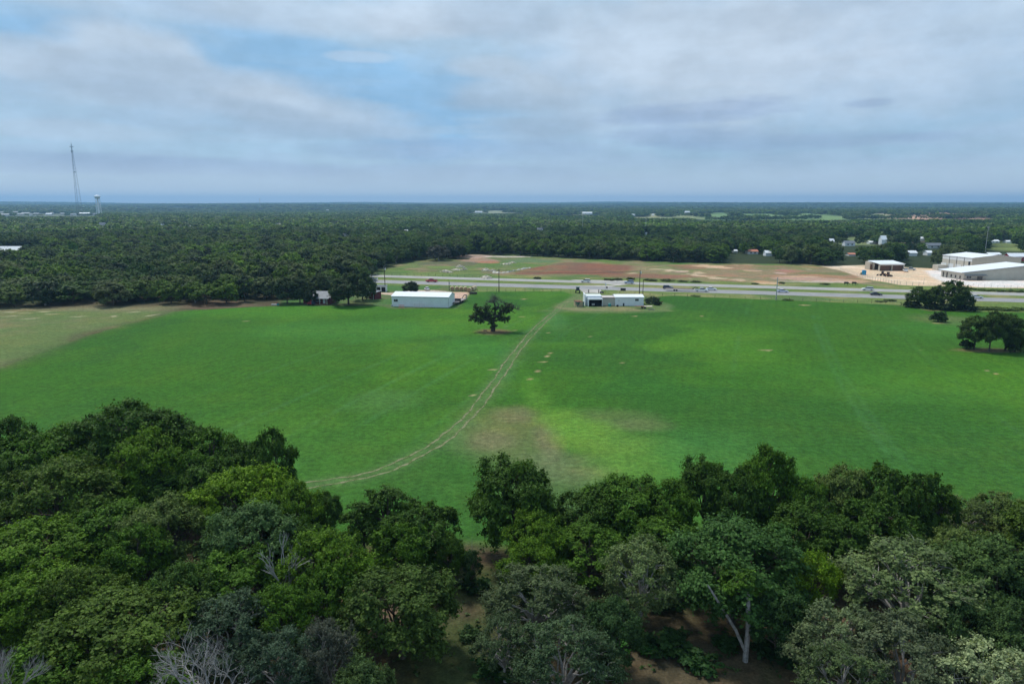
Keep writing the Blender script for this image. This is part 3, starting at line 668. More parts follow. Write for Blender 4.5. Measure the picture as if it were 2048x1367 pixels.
def tree(name, key, x, y, rad, hgt, color, label, group=None, rz=None, crownname='crown', seed=0, cat='tree'):
    tm, cm, t2 = PROTO[key]
    R0 = 3.2 if key == 'cedar' else (5 if not key.startswith('mid') else (4.2 if key == 'mid_c' else (2.8 if key == 'mid_cedar' else 4.8)))
    H0 = 10.2 if not key.startswith('mid') else (10.5 if key in ('mid_c', 'mid_cedar') else 9.2)
    e = empty(name, (x, y, Tz(x, y)), rz if rz is not None else (x * 12.9898 + y * 78.233) % 6.283, label, cat, group)
    e.scale = (rad / R0, rad / R0 * (0.9 + ((x * 7.3) % 1) * .2), hgt / H0)
    link('trunk', tm, e)
    c = link(crownname, cm, e); c.color = tuple(color) + (1,)
    if t2: link('twigs', t2, e)['kind'] = 'stuff'
    return e

# dead trees: bare recursive branching
def dead_mesh(seed, h, spread, r0, depth=6, col=None, name='bare_branches', fork=.25):
    rng = random.Random(seed); mb = MB()
    def br(p, d, L, r, k):
        q = p + d * L; m_ = (p + q) / 2 + Vector((rng.uniform(-1, 1), rng.uniform(-1, 1), rng.uniform(-.5, 1))) * L * .1
        mb.path([tuple(p), tuple(m_), tuple(q)], [r, r * .8, r * .62], 5 if k > 3 else 3)
        if k == 0: return
        for i in range(3 if rng.random() < .55 or k == depth else 2):
            ax = Vector((rng.gauss(0, 1), rng.gauss(0, 1), rng.gauss(0, .5))).normalized()
            nd = (d + ax * spread + Vector((0, 0, .12))).normalized()
            s = q if i else m_ + (q - m_) * .4
            br(s, nd, L * rng.uniform(.62, .85), r * .6, k - 1)
    br(Vector((0, 0, -.2)), Vector((0.05, 0, 1)), h * fork, r0, depth)
    return mb.mesh(name, col or BARKG)

# ------------------------------------------------------------------ foreground wood: each tree seen on its own
DK, MD, LT, YG, OL, GY_, BG, PA = (0.048, 0.1, 0.014), (0.062, 0.132, 0.013), (0.088, 0.168, 0.014), (0.125, 0.22, 0.014), (0.072, 0.122, 0.018), (0.125, 0.175, 0.065), (0.103, 0.152, 0.039), (0.238, 0.287, 0.149)
def fg(u, vtop, wpx, D, key, color, label, hk=1.0, squash=1.0):
    x = (u - 1024) / FPX * (D * math.cos(PITCH) + (H - 6) * math.sin(PITCH)); 
    a = math.atan((vtop - 683.5) / FPX) + PITCH; z = H - D * math.tan(a)
    sl = math.hypot(D, H - z * .7); rad = wpx * sl / FPX / 2 * .87
    return tree('tree', key, x, D, rad, max(3.2, z * hk), color, label, 'trees of the foreground wood')
FGL = [
 (28, 842, 110, 84, 'oak3', DK, 'dark narrow-topped tree poking above the wood by the left picture edge'),
 (105, 858, 190, 82, 'oak', MD, 'mid green flat-topped tree in the back row, between the left edge and the tallest crown'),
 (252, 806, 215, 84, 'dense', DK, 'tallest dark green oak rising highest of the left wood edge against the crop'),
 (350, 838, 180, 82, 'oak2', DK, 'dark green oak on the right flank of the tallest crown at the left wood edge'),
 (300, 862, 170, 78, 'elm', LT, 'brighter green tree just in front of the tallest dark oak on the left'),
 (425, 868, 150, 80, 'oak3', MD, 'mid green oak in the back row right of the brighter tree, left wood edge'),
 (478, 882, 130, 79, 'dense', DK, 'dark oak in the dip before the last tall tree of the left wood edge'),
 (545, 862, 105, 77, 'oak2', DK, 'dark oak with a drooping right side, last tall tree before the open crop'),
 (495, 936, 215, 70, 'elm2', YG, 'bright yellow-green rounded tree standing out of the left wood'),
 (588, 965, 120, 69, 'elm', LT, 'light green low tree at the right shoulder of the bright yellow-green tree'),
 (128, 920, 235, 71, 'elm', OL, 'broad olive green rounded tree below the flat-topped one at left'),
 (22, 925, 110, 76, 'oak2', DK, 'dark tree at the left picture edge below the narrow-topped tree'),
 (320, 925, 190, 77, 'dense', DK, 'shaded dark green tree beneath the tallest oak on the left'),
 (420, 925, 150, 75, 'oak', DK, 'dark tree hidden behind the bright yellow-green tree'),
 (645, 985, 85, 73, 'dense', DK, 'small dark tree where the farm track meets the wood'),
 (772, 967, 110, 71, 'cedar', DK, 'slim dark tree with a tufted top left of the vine-hung tree'),
 (725, 1000, 90, 70, 'cedar', DK, 'dark slender tree at the left side of the tufted-top tree'),
 (838, 1012, 195, 66, 'vine', DK, 'vine-hung dark tree with drooping pale sprays at the crop edge'),
 (1030, 918, 195, 69, 'dense', DK, 'big round dark oak alone against the open crop near the centre'),
 (1072, 1022, 135, 64, 'elm2', LT, 'light green tree in front of the big round dark oak'),
 (1060, 1080, 120, 60, 'elm', LT, 'low light green tree under the big round dark oak'),
 (1180, 985, 150, 70, 'oak', DK, 'dark oak with grey-tinged left shoulder, right of the big round oak'),
 (1245, 958, 180, 71, 'dense', MD, 'broad mid green oak in the middle of the right wood edge'),
 (1335, 966, 130, 70, 'oak3', MD, 'mid green oak between the broad oak and the dark fork-trunked one'),
 (1412, 918, 125, 74, 'dense', DK, 'dark oak with forked trunks visible below its crown'),
 (1476, 940, 120, 71, 'oak2', DK, 'dark oak leaning beside the fork-trunked one'),
 (1532, 902, 125, 72, 'oak3', MD, 'tall pointed green oak, highest of the right wood edge'),
 (1606, 955, 110, 70, 'elm', MD, 'mid green oak right below the tall pointed one'),
 (1690, 935, 120, 72, 'oak', BG, 'grey-green tree at the left end of the broad vine-covered crown'),
 (1765, 930, 165, 70, 'vine', DK, 'broad dark vine-covered tree against the crop on the right'),
 (1840, 940, 130, 69, 'vine', DK, 'dark vine-covered tree forming the right end of the broad dark crown'),
 (1760, 1005, 190, 64, 'vine', DK, 'drooping dark tree with a pale tuft below the broad vine-covered crown'),
 (1925, 1000, 130, 71, 'grey', BG, 'grey-green thin-crowned tree in the dip near the right edge'),
 (2005, 985, 120, 72, 'grey2', BG, 'grey-green tree with twiggy top by the right picture edge'),
 (2060, 1010, 130, 68, 'oak', BG, 'green-grey tree cut by the right picture edge at the crop'),
 # second row
 (55, 1050, 240, 60, 'elm', LT, 'large leafy green tree at the left edge, halfway down the wood'),
 (210, 1010, 180, 66, 'oak', MD, 'mid green oak below the broad olive tree at left'),
 (330, 1000, 190, 65, 'elm2', BG, 'soft grey-green round tree beside the pink-brown dead shrub'),
 (275, 1060, 140, 60, 'oak3', MD, 'dark-bottomed green tree below the soft round grey-green one'),
 (505, 1010, 185, 62, 'elm', (.075, .135, .045), 'pale green tree with white limbs showing, below the bright yellow-green one'),
 (595, 1040, 120, 64, 'oak2', DK, 'dark tree behind the bare white branches'),
 (655, 1062, 190, 57, 'elm2', LT, 'fresh green spreading tree right of the bare white branches'),
 (455, 1110, 190, 56, 'dense', MD, 'glossy mid green tree in the middle of the left wood'),
 (800, 1040, 150, 64, 'vine', MD, 'hanging green tree at the left of the vine-hung one'),
 (900, 1075, 60, 63, 'oak', DK, 'small dark tree tucked at the right foot of the vine-hung tree'),
 (1180, 1060, 170, 63, 'oak2', MD, 'mid green tree in the middle row left of the pale grey oak'),
 (1330, 1040, 150, 65, 'oak', MD, 'mid green tree behind the pale grey oak'),
 (1285, 1085, 170, 57, 'grey2', GY_, 'pale grey-green oak with twiggy flat top in the centre right'),
 (1470, 1048, 290, 57, 'elm', (.05, .112, .026), 'biggest mid green tree in the centre right with a pale trunk below'),
 (1620, 1010, 170, 65, 'dense', DK, 'dark green oak behind the biggest mid green tree'),
 (1625, 1105, 110, 56, 'elm2', YG, 'small bright green treetop right of the biggest mid green tree'),
 (1700, 1050, 150, 62, 'oak2', DK, 'dark blue-green tree under the drooping vine-covered ones'),
 (1820, 1100, 300, 54, 'grey', GY_, 'sprawling grey-green oak full of bare grey twigs on the right'),
 (1690, 1215, 200, 48, 'grey2', (.12, .16, .075), 'lichen-grey oak with pale branching arms, lower right'),
 (1925, 1060, 150, 61, 'elm', BG, 'grey-green tree above the light green rounded one at right'),
 (1975, 1085, 230, 55, 'elm2', (.075, .13, .035), 'light green rounded tree at the right, beside the twiggy grey oak'),
 (2050, 1120, 170, 54, 'oak3', (.065, .12, .035), 'light green tree cut by the right picture edge'),
 (800, 1143, 240, 52, 'dense', (.058, .1, .02), 'tall olive green full tree left of the bare soil path'),
 (1075, 1143, 225, 54, 'grey2', (.075, .105, .045), 'grey-olive spreading oak just right of the bare soil path'),
 # near rows
 (75, 1140, 190, 53, 'oak', LT, 'green tree low at the left edge under the large leafy one'),
 (160, 1140, 180, 52, 'elm2', OL, 'olive tree with brown-tipped leaves, lower left'),
 (235, 1200, 310, 47, 'elm', OL, 'huge olive tree with bronze-tinted sprays, bottom left'),
 (360, 1130, 150, 53, 'elm', (.06, .115, .022), 'yellow-tipped green tree above the blue-grey oak'),
 (455, 1200, 200, 49, 'grey2', (.055, .09, .05), 'blue-grey round-clumped oak, lower left centre'),
 (560, 1175, 150, 51, 'elm2', MD, 'mid green leafy tree between blue-grey oak and the tall olive tree'),
 (655, 1130, 150, 54, 'elm', MD, 'leafy green tree behind the tall olive tree, left side'),
 (655, 1245, 130, 46, 'grey', (.075, .085, .065), 'thin greyish twiggy tree at the left foot of the tall olive tree'),
 (560, 1270, 170, 45, 'grey2', (.05, .085, .05), 'dark blue-grey tree at the bottom left of centre'),
 (100, 1290, 200, 44, 'oak', MD, 'dark leafy tree at the bottom left corner beside the bare twigs'),
 (270, 1330, 210, 42, 'oak2', MD, 'leafy tree cut by the bottom edge under the huge olive tree'),
 (730, 1325, 140, 42, 'elm2', (.065, .11, .035), 'small light tree crown at the bottom edge, left of centre'),
 (1010, 1235, 130, 49, 'grey', (.06, .095, .04), 'grey-olive tree at the bottom, beside the soil path'),
 (1130, 1250, 210, 46, 'grey2', (.06, .1, .045), 'full grey-green tree at the bottom, right of the path'),
 (1225, 1200, 120, 50, 'elm', (.045, .09, .03), 'dark slim tree in front of the pale grey oak'),
 (1560, 1180, 130, 52, 'oak', (.04, .085, .024), 'dark tree in the shade right of the pale trunk'),
 (1700, 1300, 190, 43, 'grey', (.08, .12, .045), 'green twiggy tree at the bottom right under the lichen-grey oak'),
 (1810, 1250, 230, 45, 'grey2', (.09, .115, .06), 'grey-green oak at the bottom right before the silvery one'),
 (1985, 1300, 230, 42, 'grey2', PA, 'silvery blue-green tree at the bottom right corner'),
 (1920, 1190, 150, 50, 'elm', (.06, .11, .035), 'green tree behind the silvery one, lower right'),
 (2040, 1210, 150, 48, 'oak2', (.055, .1, .03), 'green tree at the right edge above the silvery one'),
]
for r in FGL: fg(*r)
FGT = [(o.location.x, o.location.y) for o in COL.objects if o.type == 'EMPTY' and o.name.startswith('tree')]

# vine sprays, dead trees, shrubs, understorey
def at_fg(u, v, D):
    x = (u - 1024) / FPX * (D * math.cos(PITCH) + (H - 6) * math.sin(PITCH)); return x
for (u, vt, D, h, lab, seed, sp, dep) in [(392, 1278, 40.0, 10.2, 'bare white dead tree with curling limbs at the bottom of the picture', 5, .85, 7),
                                     (25, 1275, 40.5, 10.3, 'bare grey dead tree at the bottom left corner', 9, .5, 7), (572, 1062, 55.5, 9.6, 'bare pale branches of a dead tree amid the green left wood', 14, .55, 5),
                                     (5, 985, 72, 8.3, 'bare leaning snag at the left picture edge', 18, .35, 3)]:
    a = math.atan((vt - 683.5) / FPX) + PITCH; hh = H - D * math.tan(a)
    me = dead_mesh(seed, hh, sp, .24, dep, mat('bleached_wood', (.3, .285, .27), .9, .1, .2, 3), fork=.27)
    z = max(v.co.z for v in me.vertices)
    e = empty('dead_tree', (at_fg(u, vt, D), D, 0), 0.4 * seed, lab, 'dead tree', 'dead trees of the foreground wood'); e.scale = (hh / z * (.72 if seed == 5 else .85), hh / z * .75, hh / z)
    link('branches', me, e)
# big mid green tree: visible pale trunks
e = empty('tree', (at_fg(1488, 1300, 53), 51.5, 0), .3, 'pale straight trunk with a leaning second stem showing below the biggest mid green crown', 'tree')
MB().path([(0, 0, -.2), (.05, 0, 3), (-.1, 0.1, 6), (-.5, .6, 8)], [.24, .2, .17, .1], 7).build('trunk', BARKG, e)
MB().path([(0, 0, .8), (-1.0, .2, 3), (-2.5, .6, 5.5), (-3.6, .8, 7.3)], [.14, .13, .11, .06], 6).build('limb', BARKG, e)
c = link('crown', PROTO['mid_b'][1], e, loc=(-.5, .6, 5.6), scale=(.35, .35, .3)); c.color = MD + (1,)
# understorey
def shrub_mesh(seed, n=16, nper=70, size=.16):
    rng = np.random.default_rng(seed); a = rng.random(n) * 6.283; r = np.sqrt(rng.random(n)) * .9
    C = np.stack([np.cos(a) * r, np.sin(a) * r, .35 + .75 * (1 - r) * rng.random(n) + .1], 1); V, F, sh = leaf_cloud(rng, C, rng.uniform(.3, .5, n), nper, size)
    return np_mesh('shrub_foliage', V, F, LEAF, {'shade': ('FLOAT', 'FACE', sh.astype(np.float32))})
SHR = [shrub_mesh(s) for s in (41, 42, 43)]
STEM = MB()
for k in range(5): STEM.path([(0, 0, -.1), (.2 * math.cos(k * 1.3), .2 * math.sin(k * 1.3), .4), (.55 * math.cos(k * 1.3), .55 * math.sin(k * 1.3), .9)], [.04, .03, .015], 4)
STEM = STEM.mesh('stems', BARK)
def shrub(x, y, rad, h, color, label, group=None, k=0, name='shrub', cat='shrub', z=None):
    e = empty(name, (x, y, Tz(x, y) if z is None else z), (x * 3.1 + y) % 6.28, label, cat, group); e.scale = (rad, rad, h / 1.5)
    link('stems', STEM, e); c = link('foliage', SHR[k % 3], e); c.color = tuple(color) + (1,); return e
for i, (u, v, rad, h, col_, lab) in enumerate([
    (1258, 1285, 1.6, 1.6, (.035, .11, .02), 'fresh green shrub on bare soil right of the grey-olive oak'), (1295, 1305, .8, .9, (.035, .12, .02), 'small bright shrub beside the fresh green one'),
    (1340, 1300, 1.9, 1.8, (.03, .07, .02), 'dark green shrub in the shade of the soil gap'), (990, 1345, 1.6, 1.5, (.03, .08, .02), 'dark shrub at the lower end of the soil path'),
    (940, 1270, 1.0, .9, (.04, .08, .025), 'low shrub at the left side of the soil path'), (950, 1180, 1.4, 1.6, (.03, .07, .02), 'dark shrub under the sapling at the head of the path'),
    (1400, 1330, 1.5, 1.3, (.03, .075, .02), 'shrub at the bottom edge left of the pale trunk'), (1560, 1310, 1.8, 1.8, (.028, .065, .02), 'shaded shrub right of the pale trunk'),
    (1450, 1290, 1.2, 1.0, (.035, .08, .022), 'small shrub left of the pale trunk'), (1210, 1350, 1.2, 1.1, (.04, .085, .022), 'low shrub at the bottom edge beside the soil patch'),
    (870, 1200, 1.3, 1.3, (.035, .075, .022), 'shrub at the right foot of the tall olive tree'), (1040, 1330, 1.2, 1.1, (.035, .08, .025), 'bushy undergrowth right of the lower soil path'),
    (930, 1120, 1.2, 1.0, (.045, .09, .028), 'low bush at the crop edge left of the sapling'), (1330, 1210, 1.5, 1.5, (.04, .085, .03), 'undergrowth bush below the pale grey oak')]):
    x, y = P(u, v); shrub(x, y, rad, h, col_, lab, 'shrubs on the wood floor', i)
x, y = P(945, 1180)
e = tree('tree', 'cedar', x, y, .95, 4.6, (.03, .065, .02), 'slim dark sapling with a bare leader at the head of the soil path', 'trees of the foreground wood')
MB().tube((0, 0, 9), (.15, 0, 13.5), .07, .02, 5).build('leader', BARKG, e)
x, y = P(425, 1080, 3); e = empty('dead_shrub', (x, y, 0), 0, 'pink-brown leafless bushy shrub between green crowns of the left wood', 'dead shrub')
V, F = fine_twigs(np.random.default_rng(77), np.random.default_rng(7).normal(size=(60, 3)) * [1.1, 1.0, .9] + [0, 0, 2.6], np.full(60, .7), 30, 1.0, .02)
link('twigs', np_mesh('dead_twigs', V, F, mat('dry_pink_twigs', (.3, .2, .15), .9, .1)), e)['kind'] = 'stuff'
MB().path([(0, 0, -.1), (.1, 0, 1.2), (.2, .1, 2.6)], [.12, .09, .05], 5).build('trunk', BARKG, e)

# extra trees out of frame to either side of the wood and behind it
rng0 = random.Random(4)
for i in range(16):
    sx = -1 if i % 2 else 1; y = rng0.uniform(45, 80); x = sx * (y * .78 + rng0.uniform(6, 20))
    tree('tree', rng0.choice(['oak', 'oak2', 'elm', 'grey2']), x, y, rng0.uniform(3.6, 5), rng0.uniform(8, 10.5), rng0.choice([DK, MD, OL, BG]),
         ORD[i // 2] + ' woodland tree standing off past the %s side of the foreground wood' % ('left' if sx < 0 else 'right'), 'trees of the foreground wood')
# litter: sticks and low weeds on the floor
rngl = np.random.default_rng(12); N = 5000
lx_ = rngl.uniform(-60, 70, N); ly_ = rngl.uniform(46, 74, N); k = rngl.random(N) < .3
C = np.stack([lx_, ly_, np.full(N, .08)], 1)[k]; V, F, sh = leaf_cloud(rngl, C, np.full(len(C), .35), 9, .12, up=1.2, flat=.35)
o = link('undergrowth', np_mesh('undergrowth', V, F, LEAF, {'shade': ('FLOAT', 'FACE', sh.astype(np.float32))})); o.color = (.055, .1, .03, 1)
tag(o, 'low green weeds scattered over the wood floor', 'undergrowth', kind='stuff')

# ------------------------------------------------------------------ trees standing in and around the crop field
def stand(u, vbase, vtop, wpx, key, color, label, group=None, depth=0, **k):
    x, y = P(u, vbase); y += depth; x *= (y / (y - depth)) if depth else 1
    a = math.atan((vtop - 683.5) / FPX) + PITCH; h = H - y * math.tan(a); rad = wpx * math.hypot(y, H) / FPX / 2
    return tree(k.pop('name', 'tree'), key, x, y, rad, h, color, label, group, **k)
# gnarled old oak: hand-laid limbs (metres, x right, z up), then leaf clumps along them
def gnarled():
    x, y = P(985, 662); s = math.hypot(y, H) / FPX           # metres per pixel there
    e = empty('oak_tree', (x, y, 0), 0, 'gnarled old oak with twisted half-bare limbs alone in the crop on a bare soil ring', 'tree')
    L = [[(0, 0), (2, -12), (-2, -24), (-16, -34), (-28, -46), (-34, -56)], [(0, -22), (-14, -26), (-26, -26), (-36, -30), (-42, -32)], [(0, -18), (4, -34), (6, -50), (4, -62), (2, -68)],
         [(4, -30), (14, -38), (22, -48), (30, -54), (36, -58)], [(20, -46), (30, -47), (38, -44), (46, -38)], [(2, -22), (12, -26), (22, -27), (30, -28)], [(-16, -34), (-24, -36), (-30, -40)], [(0, -20), (-8, -36), (-14, -48), (-10, -56)], [(6, -48), (12, -56), (10, -62)]]
    rng = random.Random(3); mb = MB(); C = []; R = []
    for li, l in enumerate(L):
        dy = 0; pts = []
        for k, (px, pz) in enumerate(l):
            dy += rng.uniform(-5, 5) * (k > 0); pts.append((px * s, dy * s, -pz * s * .9 - (.3 if li == 0 and k == 0 else 0)))
        cm_ = catmull(pts, 4); n = len(cm_); r0 = (.75 if li == 0 else (.42 if li in (1, 2, 3, 7) else .26))
        mb.path(cm_, [r0 * (1 - .8 * i / n) for i in range(n)], 7)
        for i, p in enumerate(cm_):
            if i < n * .18 or (li == 2 and i > n * .55) or (li == 4 and i > n * .5) or (li == 8): continue
            for _ in range(4):
                q = Vector(p) + Vector((rng.gauss(0, .5), rng.gauss(0, .8), rng.gauss(0, .42))); C.append(tuple(q)); R.append(rng.uniform(.32, .66))
    for _ in range(9):
        C.append((rng.gauss(-.3, 1.5), rng.gauss(0, 1.2), rng.uniform(2.6, 6.4))); R.append(rng.uniform(.45, .85))
    mb.build('trunk', mat('dark_bark', (.06, .052, .045), .95, .1, .3, 2), e)
    r2 = np.random.default_rng(5); C = np.array(C); R = np.array(R)
    V, F, sh = leaf_cloud(r2, C, R, 18, .25); c = link('crown', np_mesh('old_oak_crown', V, F, LEAF, {'shade': ('FLOAT', 'FACE', sh.astype(np.float32))}), e); c.color = (.055, .08, .03, 1)
    top = np.array([[rng.gauss(.6, .9), rng.gauss(0, .8), rng.uniform(8.2, 10.4)] for _ in range(26)] + [[x_, rng.gauss(0, .3), z_] for x_, z_ in zip(np.linspace(4.5, 8, 10), np.linspace(8, 6.5, 10))])
    V, F = fine_twigs(r2, top, np.full(len(top), .6), 14, 1.3, .035); link('twigs', np_mesh('old_oak_twigs', V, F, mat('grey_dead_twigs', (.12, .115, .11), .95, .1)), e)['kind'] = 'stuff'
    V, F = fine_twigs(r2, C, R, 2, 1.1, .03); link('twigs', np_mesh('old_oak_twigs', V, F, MATS['grey_dead_twigs']), e)['kind'] = 'stuff'
    MB().box(-2.8, -1.8, .3, 1.0, 0, .25).build('fallen_limb', BARK, e)
gnarled()
# grove at the right of the field
G = 'oaks of the grove in the crop'
for (u, vb, vt, wp, key, colr, lab) in [(1948, 698, 632, 62, 'dense', (.055, .095, .02), 'leftmost dark oak of the small grove standing in the crop'), (1978, 702, 624, 58, 'oak2', (.055, .095, .02), 'middle oak of the crop grove with a bare pale trunk'),
                                       (2010, 700, 628, 60, 'dense', (.055, .095, .02), 'dark oak behind the gap in the crop grove'), (2028, 704, 656, 40, 'oak3', (.055, .095, .02), 'rightmost low-hanging oak of the crop grove')]:
    stand(u, vb, vt, wp, key, colr, lab, G)
for u, vb in [(1955, 700), (1962, 698), (1985, 700), (2008, 699)]:
    x, y = P(u, vb)
x, y = P(2030, 703); shrub(x, y, 1.8, 3.6, (.055, .095, .02), 'dark bush under the right end of the crop grove', k=1)
x, y = P(1934, 696); shrub(x, y, 1.5, 3.0, (.045, .07, .03), 'leaning grey-green bush at the left foot of the crop grove', k=2)
x, y = P(1876, 643); shrub(x, y, 2.4, 4.0, (.04, .07, .03), 'small round bush alone in the crop left of the grove', k=0)
for (u, vb, vt, wp, key, colr, lab) in [(1838, 614, 574, 44, 'low', (.055, .095, .02), 'left dark tree of the clump beside the near carriageway'), (1862, 616, 576, 40, 'low', (.055, .095, .02), 'lower middle tree of the clump by the carriageway'),
                                       (1902, 618, 562, 60, 'low', (.055, .095, .02), 'tallest domed tree of the clump by the carriageway'), (1925, 619, 585, 38, 'low', (.055, .095, .02), 'low right-hand tree of the clump by the carriageway')]:
    stand(u, vb, vt, wp, key, colr, lab, 'tree clump beside the highway')
for kb, (u, v) in enumerate([(1825, 614), (1870, 618), (1890, 620), (1930, 621)]):
    x, y = P(u, v); shrub(x, y, 3, 3, (.026, .045, .016), ORD[kb] + ' dark skirt bush from the left under the roadside tree clump', 'skirt bushes of the roadside clump', u)
stand(822, 588, 563, 33, 'low', (.028, .05, .022), 'round dark tree behind the long white shed')
x, y = P(1305, 607); shrub(x, y, 2.6, 3.6, (.07, .1, .05), 'thin grey-green shrub at the right end of the white workshop', k=1)
x, y = P(1316, 610); shrub(x, y, 1.4, 2.4, (.03, .05, .02), 'dark bush beside the thin shrub at the workshop end', k=2)
for kb, (u, v, r, h) in enumerate([(1077, 566, 2.2, 1.8), (1220, 560, 3.5, 1.6), (1236, 560, 3, 1.6), (1262, 559, 2.5, 2.2), (1300, 561, 4, 1.6), (1335, 562, 4, 1.8), (1365, 563, 3, 1.2), (1392, 564, 3, 1.2), (1510, 568, 2, 1.0), (1563, 567, 2, 1.3), (1650, 569, 2.5, 1.2)]):
    x, y = P(u, v); y = max(y, ROAD_FAR(x)[1] + 3); shrub(x, y, r * .8, h * .7, (.075, .1, .03), ORD[kb] + ' dark weedy bush from the left on the far verge of the highway', 'bushes on the far verge', u)
for kb, (u, v, r, h) in enumerate([(1390, 592, 2, .7), (1575, 600, 2, .9), (1760, 603, 2, 1), (1780, 602, 2, 1.4), (1900, 577, 3, 1.4), (1940, 578, 3, 1.4), (1965, 618, 3, 1.8), (1970, 581, 3.4, 1.3), (1990, 619, 3, 1.8), (2000, 582, 3.4, 1.4), (2015, 620, 3, 1.6), (2030, 583, 3.4, 1.4), (2040, 620, 3, 1.6)]):
    x, y = P(u, v); shrub(x, y, r, h * .7, (.095, .14, .035), ORD[kb] + ' low bush from the left in rough grass beside the highway', 'low bushes in the rough grass', u)
stand(697, 610, 548, 74, 'low', (.045, .075, .026), 'large leafy tree with bright pale flecks between the red shed and the farmhouse')
stand(725, 600, 543, 50, 'low', (.045, .08, .026), 'rounded tree touching the highway view just left of the red shed')
stand(622, 609, 575, 26, 'low', (.03, .055, .022), 'small dark tree in front of the left half of the red farmhouse')
stand(600, 606, 556, 44, 'low', (.04, .065, .024), 'dark tree leaning over the left end of the red farmhouse')
stand(648, 596, 548, 62, 'low', (.045, .075, .026), 'dark tree rising behind the red farmhouse roof')
stand(575, 607, 556, 50, 'low', (.04, .07, .026), 'dark tree at the wood edge left of the red farmhouse')

# ------------------------------------------------------------------ buildings
TOWNR = mat('town_roofs', (.4, .4, .39), .8)
WHITE = mat('white_sheet_metal', (0.74, 0.77, 0.79), .45, .4, .04, .5); WROOF = mat('white_roof_metal', (0.78, 0.80, 0.82), .4, .4, .05, .4); TRIM = mat('grey_trim', (0.35, 0.37, 0.38), .6)
BEIGE = mat('beige_sheet_metal', (0.50, 0.47, 0.40), .55, .3, .05, .4); BEIGE2 = mat('warm_beige_metal', (0.44, 0.40, 0.33), .6, .3, .05, .4); PALE = mat('pale_panel', (0.66, 0.68, 0.68), .5, .3, .04)
DARK = mat('painted_interior_dark', (0.02, 0.02, 0.022), .9, .1); GLASS = mat('dark_glass', (0.03, 0.035, 0.045), .1, .6, .05); BROWN = mat('brown_boards', (0.16, 0.09, 0.065), .8, .2, .2)  # DARK: near-black colour standing in for shade inside open bays
REDW = mat('dark_red_boards', (0.13, 0.03, 0.035), .8, .2, .2); GROOF = mat('grey_metal_roof', (0.17, 0.185, 0.21), .6, .25, .12, .8); STEEL = mat('galvanised_steel', (0.42, 0.42, 0.42), .5, .5, .1); WOOD = mat('weathered_wood', (0.07, 0.055, 0.045), .9, .1, .2)
BLACK = mat('black_rubber', (0.02, 0.02, 0.02), .8, .2); IRON = mat('dark_iron', (0.045, 0.042, 0.05), .6, .4, .2); RUST = mat('rusty_steel', (0.17, 0.08, 0.05), .85, .2, .3); TEAL = mat('teal_plastic', (0.03, 0.25, 0.24), .5, .4); GREENP = mat('dark_green_paint', (0.015, 0.1, 0.06), .45, .5, .15)
CONCM = mat('concrete', (0.5, 0.48, 0.44), .9, .1, .1, .3); PINK = mat('faded_red_pipe', (0.6, 0.22, 0.18), .7); REDR = mat('red_roof', (0.45, 0.06, 0.06), .6, .3, .1); TERRA = mat('terracotta_roof', (0.5, 0.2, 0.13), .8, .2, .1); RED2 = mat('bright_red_paint', (0.35, 0.03, 0.04), .5, .4)

def frame_of(p0, p1):
    """origin, angle and length of a building front laid between two ground points"""
    dx, dy = p1[0] - p0[0], p1[1] - p0[1]; return (p0[0], p0[1]), math.atan2(dy, dx), math.hypot(dx, dy)
def gable(e, L, D, hw, hr, wm, rm, axis='x', ov=.3, seams=True, thick=.12, ribs=0):
    """walls 0..L by 0..D; ridge along x (axis 'x') or along y"""
    mb = MB()
    if axis == 'x':
        mb.hexa([(0, 0, 0), (L, 0, 0), (L, D, 0), (0, D, 0)], [(0, 0, hw), (L, 0, hw), (L, D, hw), (0, D, hw)])
        mb.add([(0, 0, hw), (0, D, hw), (0, D / 2, hr), (L, 0, hw), (L, D, hw), (L, D / 2, hr)], [(0, 2, 1), (3, 4, 5), (0, 3, 5, 2), (1, 2, 5, 4)])
    else:
        mb.hexa([(0, 0, 0), (L, 0, 0), (L, D, 0), (0, D, 0)], [(0, 0, hw), (L, 0, hw), (L, D, hw), (0, D, hw)])
        mb.add([(0, 0, hw), (L, 0, hw), (L / 2, 0, hr), (0, D, hw), (L, D, hw), (L / 2, D, hr)], [(0, 1, 2), (3, 5, 4), (0, 2, 5, 3), (1, 4, 5, 2)])
    mb.build('wall', wm, e)
    W_, Dd = (L, D) if axis == 'x' else (D, L)
    sl = (hr - hw) / (Dd / 2)
    for s in (0, 1):
        r = MB()
        def pt(a, b, z): return (a, b, z) if axis == 'x' else (b, a, z)
        b0, b1 = (-ov, Dd / 2) if s == 0 else (Dd + ov, Dd / 2)
        z0 = hw - ov * sl + .02; z1 = hr + .02
        q = [pt(-ov, b0, z0), pt(W_ + ov, b0, z0), pt(W_ + ov, b1, z1), pt(-ov, b1, z1)]
        r.hexa(q, [(x_, y_, z_ + thick) for x_, y_, z_ in q])
        ro = r.build('roof', rm, e)
        if ribs:
            rb = MB(); k = -ov + ribs / 2
            while k < W_ + ov:
                q = [pt(k - .04, b0, z0 + thick), pt(k + .04, b0, z0 + thick), pt(k + .04, b1, z1 + thick), pt(k - .04, b1, z1 + thick)]
                rb.hexa(q, [(x_, y_, z_ + .05) for x_, y_, z_ in q]); k += ribs
            rb.build('roof_ribs', rm, ro)
def wall_ribs(e, x0, x1, y, z0, z1, step, m, name='cladding_ribs'):
    mb = MB(); k = x0 + step / 2
    while k < x1: mb.box(k - .03, k + .03, y - .045, y, z0, z1); k += step
    o = mb.build(name, m, e); o['kind'] = 'stuff'; return o
